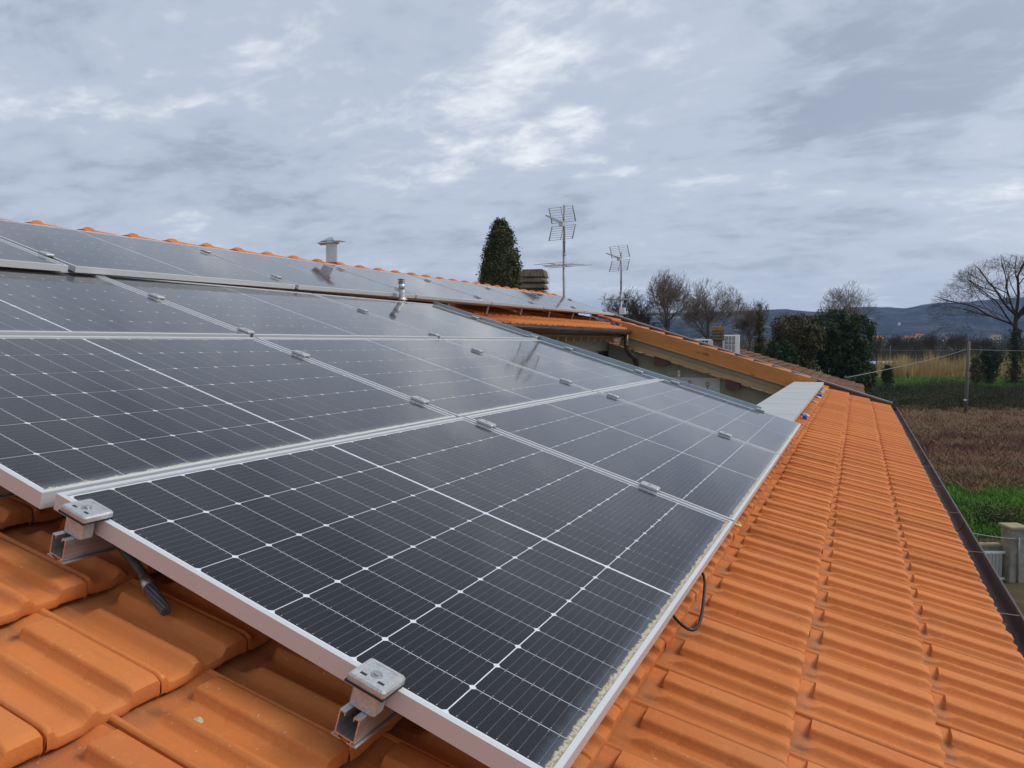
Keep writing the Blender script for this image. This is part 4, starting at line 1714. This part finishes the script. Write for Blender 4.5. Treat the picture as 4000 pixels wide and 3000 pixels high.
b, h = tree_at(2445, 1088, 92)
bare_tree('bare_tree', b, h, 3.6, 3.4, 21, 'low spreading bare tree behind the smaller antenna', 'bark_dark', 7, .40, (.0, 0))
b, h = tree_at(2612, 1032, 90)
bare_tree('bare_tree', b, h, 2.9, 5.2, 32, 'tall slender bare tree with upright fan of branches', 'bark_grey', 7, .30)
b, h = tree_at(2775, 1088, 96)
bare_tree('bare_tree', b, h, 4.0, 4.6, 43, 'wide bare tree above the white heat pumps', 'bark_grey', 7, .32)
b, h = tree_at(2925, 1140, 112)
bare_tree('bare_tree', b, h, 2.9, 3.8, 54, 'pale bare tree behind the tiny cypress', 'bark_grey', 7, .36)
b, h = tree_at(3070, 1185, 116)
bare_tree('bare_tree', b, h, 2.6, 3.2, 55, 'small bare tree rising left of the dark evergreen', 'bark_grey', 6, .36)
b, h = tree_at(3330, 1100, 120)
bare_tree('bare_tree', b, h, 5.4, 5.4, 65, 'round crowned bare tree behind the dark evergreen', 'bark_grey', 7, .28)
b, h = tree_at(3965, 1003, 128)
bare_tree('bare_tree', b, h, 13.5, 10.8, 81, 'big dark bare tree with ivy clad trunk at the right edge', 'bark_dark', 8, .19, (.0, 0), (.2, 9.5, 1.5), 1.15, .020, 10)
b, h = tree_at(3865, 1395, 126)
leafy_tree('ivy_trunk', b, [(0, 0, 2.6, 1.3, 1.3, 2.2), (.4, 0, 4.6, 1.7, 1.5, 1.5)], 'ivy smothered stump left of the big bare tree', 'ivy_leaf', 91, 5200, .16)
b, h = tree_at(3470, 1440, 116)
leafy_tree('ivy_trunk', b, [(0, 0, 1.7, .7, .7, 1.9)], 'narrow ivy clump on the green strip before the reeds', 'ivy_leaf', 92, 2400, .14)
b, h = tree_at(3390, 1430, 115)
leafy_tree('brown_shrub', b, [(0, 0, 2.0, 1.2, 1.0, 2.0)], 'brown leafless shrub at the left end of the green strip', 'bramble', 93, 2800, .15, 'shrub')
b, h = tree_at(3815, 1400, 122)
leafy_tree('brown_shrub', b, [(0, 0, 2.4, .8, .8, 2.4)], 'brown ivy wrapped sapling just right of the utility pole', 'bramble', 94, 2200, .15, 'shrub')

# belt of smaller trees behind the reeds
BELT = [(3425, 1290, 190, 2.6, 3.0, 'first'), (3505, 1300, 215, 3.4, 3.2, 'second'), (3585, 1296, 235, 3.6, 3.6, 'third'),
        (3655, 1286, 205, 3.2, 3.8, 'fourth'), (3735, 1292, 225, 3.8, 3.6, 'fifth'), (3835, 1300, 200, 3.2, 3.0, 'sixth')]
for i, (px, py, dp, rx, rz, nm) in enumerate(BELT):
    b, h = tree_at(px, py, dp)
    bare_tree('bare_tree', b, h, rx, rz, 120 + i, 'small bare tree in the row behind the reeds, %s from the left' % nm, 'bark_dark', 6, .22, (0, 0), None, 1.0, .035, 6, 'tree row behind the reeds')

# dark evergreens
b, h = tree_at(3290, 1205, 98)
leafy_tree('evergreen_tree', b, [(-1.0, 0, h - 2.4, 3.0, 2.6, 2.2), (1.6, .4, h - 3.4, 2.4, 2.2, 2.6), (-.4, 0, h - 6.0, 3.6, 2.8, 3.2), (.8, 0, 2.4, 3.2, 2.6, 2.6)],
           'large dark green evergreen right of the olive brown one', 'oak_leaf', 101, 26000, .17)
b, h = tree_at(3110, 1222, 96)
leafy_tree('evergreen_tree', b, [(-.6, 0, h - 2.3, 2.6, 2.2, 2.1), (1.2, 0, h - 3.2, 2.0, 2.0, 2.2), (-.9, 0, h - 5.8, 2.7, 2.4, 3.0), (.3, 0, 2.4, 2.9, 2.4, 2.6)],
           'olive brown evergreen left of the large dark green one', 'olive_leaf', 102, 20000, .17)
b, h = tree_at(3045, 1330, 92)
leafy_tree('evergreen_tree', b, [(0, 0, h - 2.0, 1.9, 1.8, 2.0), (.4, 0, 2.2, 2.1, 2.0, 2.4)], 'low dark bushy evergreen just above the old roof', 'ivy_leaf', 103, 8000, .17)
b, h = tree_at(2965, 1200, 104)
rr = random.Random(4)
cyp = [(0, 0, h * t, .75 * (1 - t) ** .55 + .12, .75 * (1 - t) ** .55 + .12, h * .12) for t in (.1, .25, .4, .55, .7, .82, .92)]
leafy_tree('cypress', b, cyp, 'tiny pointed cypress among the distant bare trees', 'cypress_leaf', 104, 7000, .13)

# big cypress behind the ridge
cb = Vector((-22.37, 48.59, GZ))
rr = random.Random(14)
hc = 8.95 - GZ
cy = thing('cypress', cb, (0, 0, 0), 'tall dark cypress rising behind the roof ridge left of the concrete chimney', 'tree')
lv = MB()


def cyp_r(z):                                         # radius by height, bulging, blunt top
    return cyp_r0(z) * 1.16


def cyp_r0(z):
    t = z / hc
    if t < .1:
        return .9 + t * 3
    return 1.46 * max(0.02, 1 - (max(0, t - .42) / .585) ** 2.9) ** .72 if t > .42 else 1.25 + t * .5


for i in range(1700):
    z = hc * (rr.random() ** .8)
    a = rr.uniform(0, 2 * pi)
    ro = max(.12, cyp_r(z)) * (.80 + .26 * rr.random()) * (1 + .13 * mnoise.noise(Vector((cos(a) * 1.5, sin(a) * 1.5, z * .55))))
    c = Vector((cos(a) * ro, sin(a) * ro, z))
    out = Vector((cos(a) * .5, sin(a) * .5, 1.0)).normalized()
    for q in range(26):
        p = c + out * rr.uniform(-.22, .32) + Vector((rr.gauss(0, 1), rr.gauss(0, 1), rr.gauss(0, 1))) * .11
        leaf(lv, p, .085, rr)
# second leader on the right side
off = RGT * 1.05
for i in range(260):
    z = hc * rr.uniform(.55, .80)
    a = rr.uniform(0, 2 * pi)
    ro = .52 * (1 - max(0, (z / hc - .62)) * 3.6) * (.7 + .4 * rr.random())
    c = Vector((cos(a) * ro, sin(a) * ro, z)) + off
    for q in range(26):
        leaf(lv, c + Vector((rr.gauss(0, 1), rr.gauss(0, 1), rr.gauss(0, 1.6))) * .11, .085, rr)
lv.build('crown', 'cypress_leaf', cy)
cc = MB()
nn = 12
cc.loft([[(cos(2 * pi * j / nn) * max(.05, cyp_r(hc * t) * .72), sin(2 * pi * j / nn) * max(.05, cyp_r(hc * t) * .72), hc * t) for j in range(nn)] for t in (.08, .2, .35, .5, .65, .8, .9, .95)], True, True)
cc.build('inner_crown', 'cypress_leaf', cy)
tb = MB()
tb.tube([(0, 0, -.2), (0, 0, hc * .5)], [.3, .2], 8, False)
tb.build('trunk', 'bark_dark', cy)

# ------------------------------------------------------------------ field vegetation (stuff)
def blades(name, mat, n, rng, hmin, hmax, wid, label, cat, bend=.3, clump=None, seed=1):
    rr = random.Random(seed)
    mb = MB()
    for i in range(n):
        px, dp = rng(rr)
        b = at(px, dp)
        h = rr.uniform(hmin, hmax)
        if clump:
            h *= .62 + .75 * max(-.4, mnoise.noise(Vector((b.x * clump, b.y * clump, seed))) + .25)
        a = rr.uniform(0, 2 * pi)
        w = Vector((cos(a), sin(a), 0)) * wid * rr.uniform(.6, 1.4)
        t = Vector((rr.gauss(0, bend), rr.gauss(0, bend), 0)) * h
        mb.tri(b - w, b + w, b + t + Vector((0, 0, h)))
    o = mb.build(name, mat)
    return tag(o, label, cat, None, 'stuff')


def nrange(d0, d1, x0, x1, amp0, amp1, sd):
    def f(rr):
        px = rr.uniform(x0, x1)
        k0 = amp0 * (mnoise.noise(Vector((px / 70, sd, 0))) + .5 * mnoise.noise(Vector((px / 23, sd, 3))))
        k1 = amp1 * (mnoise.noise(Vector((px / 80, sd + 9, 0))) + .5 * mnoise.noise(Vector((px / 25, sd, 5))))
        return px, 1 / (1 / (d0 + k0) + (1 / (d1 + k1) - 1 / (d0 + k0)) * rr.random())
    return f


def frange(d0, d1, p=1.0, x0=3280, x1=4150):
    def f(rr):
        d = 1 / (1 / d0 + (1 / d1 - 1 / d0) * rr.random() ** p)
        # uniform over the picture area of the band
        return rr.uniform(x0, x1), d
    return f


blades('dry_grass', 'dry_grass', 52000, nrange(35.5, 82, 3280, 4150, 2.6, 4.0, 1.5), .10, .55, .030, 'tangled dry brown grass covering the field below the house', 'grass', 1.1, .35, 2)
blades('red_weeds', 'dry_grass_red', 6000, nrange(48, 57, 3500, 4150, 3.0, 5.0, 4.2), .2, .6, .03, 'reddish brown dead weeds in a band across the dry field', 'weeds', .7, .3, 12)
blades('green_grass', 'green_grass', 19000, nrange(27.0, 37.4, 3500, 4150, .5, 2.8, 1.5), .08, .30, .025, 'fresh green grass strip in front of the dry field', 'grass', .6, seed=3)
blades('meadow_grass', 'green_grass', 9000, frange(116, 150), .2, .55, .08, 'bright green crop strip in front of the reeds', 'grass', .3, seed=4)
blades('reed_bed', 'reed', 9000, lambda rr: (rr.uniform(3480, 4150) if rr.random() < .8 else rr.uniform(3430, 3560), rr.uniform(150, 172)), 2.2, 5.2, .075, 'tall dry reed bed of golden canes beyond the green strip', 'reeds', .16, .22, 5)


def thicket(name, mat, n, rng, h, ls, label, seed, cat='bushes'):
    rr = random.Random(seed)
    mb = MB()
    for i in range(n):
        px, dp = rng(rr)
        b = at(px, dp)
        if mnoise.noise(Vector((b.x * .23, b.y * .23, seed + 7))) < -.08 and cat == 'bushes':
            continue
        hh = h * (.12 + 1.9 * max(0, mnoise.noise(Vector((b.x * .11, b.y * .11, seed))) + .25) ** 1.3 + .25 * rr.random())
        for q in range(26):
            leaf(mb, b + Vector((rr.gauss(0, .6), rr.gauss(0, .6), hh * rr.random() ** .8)), ls, rr)
        for q in range(7):
            t = Vector((rr.gauss(0, .7), rr.gauss(0, .7), hh * rr.uniform(.7, 1.5) + .3))
            f0 = b + Vector((rr.gauss(0, .4), rr.gauss(0, .4), 0))
            tw_ = ls * .18
            mb.tri(f0 + Vector((-tw_, 0, 0)), f0 + Vector((tw_, 0, 0)), f0 + t * min(1, h))
    return tag(mb.build(name, mat), label, cat, None, 'stuff')


thicket('bramble_hedge', 'bramble', 3400, frange(79, 114), 1.05, .085, 'dark bramble thicket running between the dry field and the green strip', 6)
thicket('green_hedge', 'ivy_leaf', 330, frange(84, 112), 1.0, .11, 'dark green ivy patches growing through the bramble thicket', 7)
thicket('scrub', 'bramble', 260, lambda rr: ((rr.uniform(3760, 4150), rr.uniform(24.2, 26.5)) if rr.random() < .6 else (rr.uniform(3850, 4100), rr.uniform(28.5, 31))), .5, .06, 'brown scrub around the gate', 8)
thicket('far_hedge', 'bramble', 1900, frange(238, 300, 1, 3250, 4200), 5.0, .24, 'dark hedgerow behind the reed bed', 9)

# woodland of the plain and hill foot
rr = random.Random(33)
mb = MB()
for i in range(1700):
    px = rr.uniform(1800, 4300)
    dp = 1 / (1 / 300 + (1 / 2400 - 1 / 300) * rr.random())
    b = at(px, dp)
    if mnoise.noise(Vector((b.x / 130, b.y / 130, 2.2))) < -.12:
        continue
    h = rr.uniform(5, 12)
    w = h * rr.uniform(.30, .5)
    for q in range(90):
        d = Vector((rr.gauss(0, .5), rr.gauss(0, .5), rr.gauss(0, .5)))
        leaf(mb, b + Vector((d.x * w, d.y * w, h * .50 + d.z * h * .42)), h * .050, rr)
    mb.tri(b + Vector((-.25, 0, 0)), b + Vector((.25, 0, 0)), b + Vector((0, 0, h)))
tag(mb.build('distant_woodland', 'far_wood'), 'brown winter woodland filling the plain below the hills', 'woodland', None, 'stuff')

# ------------------------------------------------------------------ far buildings
def far_house(px, py, depth, w, d, h, mat, label, rz, roofmat='far_roof'):
    b = at(px, depth, zpx(py, depth))
    b.z = max(b.z, GZ)
    o = thing('farmhouse', b, (0, 0, rz), label, 'house', 'houses scattered below the hills')
    mb = MB()
    mb.box(-w / 2, w / 2, -d / 2, d / 2, -25 if b.z > GZ + 1 else 0, h)
    mb.build('wall', mat, o)
    mb = MB()
    r = h + d * .22
    e = .4
    mb.loft([[(x, -d / 2 - e, h - .1), (x, d / 2 + e, h - .1), (x, 0, r)] for x in (-w / 2 - e, w / 2 + e)], True)
    mb.build('roof', roofmat, o)
    n = max(2, int(w / 3.5))
    for fl in range(2):
        for k in range(n):
            x = -w / 2 + w * (k + .5) / n
            mb = MB()
            mb.box(x - .5, x + .5, -d / 2 - .06, -d / 2 + .02, .9 + fl * h * .5, .9 + fl * h * .5 + h * .22)
            mb.build('window', 'far_window', o)
    return o


def hill_house(px, py, w, d, h, mat, label, rz):
    for k in range(200):                              # walk up the slope until the sight line meets the hill
        dp = 2400 + k * 9
        if hill_z(px, dp) >= zpx(py, dp):
            break
    far_house(px, py, dp, w * dp / 1900, d * dp / 1900, h * dp / 1900, mat, label, rz)


far_house(3548, 1342, 640, 12, 7, 5, 'far_white', 'long white farmhouse below the hills, left of the utility pole', radians(8))
far_house(3588, 1341, 660, 6, 6, 7, 'far_white', 'taller white house at the right end of the long farmhouse', radians(8))
far_house(3418, 1345, 470, 8, 6, 4, 'far_ochre', 'ochre house glimpsed right of the dark evergreen', radians(20))
hill_house(3508, 1264, 6.5, 5, 2.6, 'far_white', 'tiny white house high on the hillside left', radians(-10))
hill_house(3822, 1252, 11, 6, 3.5, 'far_ochre', 'cream villa on the hillside behind the big bare tree', radians(15))
far_house(3700, 1343, 560, 6, 5, 3.5, 'far_white', 'small white cottage just left of the pole top', radians(0))
far_house(3885, 1338, 720, 8, 6, 6, 'far_white', 'white house seen through the big tree near its trunk', radians(10))
# low sheds with pale blue sheeting
for i, (px, w, mat, lab) in enumerate(((3385, 5, 'tarp_blue', 'low shed under a pale blue sheet, left of the two sheds by the meadow'), (3455, 10, 'far_white', 'long low white shed, right of the blue sheeted one'))):
    b = at(px, 200)
    o = thing('low_shed', b, (0, 0, radians(22)), lab, 'shed')
    mb = MB()
    mb.box(-w / 2, w / 2, -1.5, 1.5, 0, 1.5)
    mb.build('wall', 'far_window', o)
    mb = MB()
    mb.loft([[(x, -1.8, 1.5), (x, 1.8, 1.5), (x, .6, 2.2), (x, -.6, 2.2)] for x in (-w / 2 - .3, w / 2 + .3)], True)
    mb.build('roof', mat, o)
for i, (px, py) in enumerate(((3397, 1352), (3476, 1350))):
    dp = 200
    b = at(px, dp)
    mb = MB()
    mb.tube([(0, 0, -.3), (0, 0, zpx(py, dp) - GZ)], [.13, .10], 6)
    tag(mb.build('field_post', 'grey_pole', None, b), 'thin distant line post, %s of the pair above the sheds' % ('left', 'right')[i], 'post', 'distant line posts')

# ------------------------------------------------------------------ utility pole and wires
pb = at(3778, 76)
ph = zpx(1338, 76) - GZ
pole = thing('utility_pole', pb, (0, 0, 0), 'weathered utility pole standing at the edge of the dry field', 'pole')
mb = MB()
mb.tube([(0, 0, -.3), (.03, 0, ph * .5), (.10, 0, ph)], [.19, .165, .125], 10)
mb.build('shaft', 'grey_pole', pole)
mb = MB()
mb.tube([(.1, 0, ph), (.1, 0, ph + .05)], [.13, .06], 8)
mb.build('pole_cap', 'mast_galv', pole)
mb = MB()
mb.box(-.2, .06, -.2, -.05, 1.28, 1.42)
mb.build('number_plate', 'white_plastic', pole)
mb = MB()
zt = zpx(1366, 76)
mb.tube([(-.22, -.03, zt - GZ), (.30, -.03, zt - GZ + .02)], .04, 6)
mb.build('insulator_arm', 'mast_galv', pole)
top = pb + Vector((-.2, 0, zt - GZ))


def sag(a, b, s, n=24):
    a, b = Vector(a), Vector(b)
    return [a.lerp(b, t / n) + Vector((0, 0, -s * 4 * (t / n) * (1 - t / n))) for t in range(n + 1)]


e1 = roofpt(34.6, 1.35, NH + .12)
mb = MB()
mb.tube(sag(top, e1, .12), .018, 5)
tag(mb.build('overhead_cable', 'wire_grey'), 'overhead cable slanting from the utility pole down to the old house', 'cable')
mb = MB()
mb.tube(sag(top + Vector((.4, 0, .02)), at(4300, 95, zpx(1366, 95)), .15), .018, 5)
tag(mb.build('overhead_cable', 'wire_grey'), 'overhead cable running right from the utility pole out of the picture', 'cable')
mb = MB()
mb.tube(sag(top + Vector((0, .1, .03)), at(3330, 190, zpx(1352, 190)), .5), .016, 5)
tag(mb.build('overhead_cable', 'wire_grey'), 'thin overhead cable running left from the utility pole towards the far posts', 'cable')

# ------------------------------------------------------------------ gate below the eave
gb = at(3985, 22.3)
gd = -RGT
ang = math.atan2(gd.y, gd.x)
pil = thing('gate_pillar', gb, (0, 0, ang), 'stained concrete gate pillar with a pipe on its face', 'pillar')
mb = MB()
mb.cbox(-.24, .24, -.24, .24, 0, 1.62, .02)
mb.build('post', 'concrete', pil)
mb = MB()
mb.cbox(-.30, .30, -.30, .30, 1.622, 1.70, .02)
mb.build('capstone', 'yellow_stone', pil)
mb = MB()
mb.tube([(.02, .275, .02), (.02, .275, 1.32), (.02, .20, 1.38)], .030, 8)
mb.build('pipe', 'mast_galv', pil)
gate = thing('metal_gate', gb + gd * .30, (0, 0, ang), 'pale slatted metal gate beside the concrete pillar', 'gate')
for k in range(17):
    mb = MB()
    mb.box(.02 + k * .105, .112 + k * .105, -.012, .012, .07, .82)
    mb.build('slat', 'gate_paint', gate)
for z in (.86, .05):
    mb = MB()
    mb.box(-.12, 1.85, -.022, .022, z - .035, z + .035)
    mb.build('gate_rail', 'white_plastic', gate)
wl = MB()
wl.box(-.1, 3.2, -.42, -.20, 0, .98)
wa = wl.build('low_wall', 'concrete', None, gb + gd * .30, (0, 0, ang))
tag(wa, 'low concrete wall with a yellow stone coping behind the slatted gate', 'wall')
for k in range(8):
    mb = MB()
    mb.cbox(-.09 + k * .41, .30 + k * .41, -.46, -.16, .982, 1.05, .01)
    mb.build('coping_stone', 'yellow_stone', wa)
mb = MB()
mb.tube(sag(gb + Vector((.02, -.26, 1.33)), at(3600, 19.5, zpx(2030, 19.5)), .10), .018, 6)
tag(mb.build('service_cable', 'wire_grey'), 'grey service cable running from the gate pillar towards the house', 'cable')

# ------------------------------------------------------------------ haze
hm = bpy.data.materials.new('haze')
hm.use_nodes = True
ht = hm.node_tree
ht.nodes.clear()
pv = ht.nodes.new('ShaderNodeVolumePrincipled')
pv.inputs['Color'].default_value = (0.38, 0.57, 1.0, 1)
pv.inputs['Density'].default_value = 0.000085
pv.inputs['Anisotropy'].default_value = 0.2
ho = ht.nodes.new('ShaderNodeOutputMaterial')
ht.links.new(pv.outputs[0], ho.inputs['Volume'])
MATS['haze'] = hm
mb = MB()
mb.box(-6000, 6000, -700, 7900, GZ - 1, 420)
tag(mb.build('haze', 'haze'), 'thin blue winter haze over the valley', 'haze', None, 'stuff')
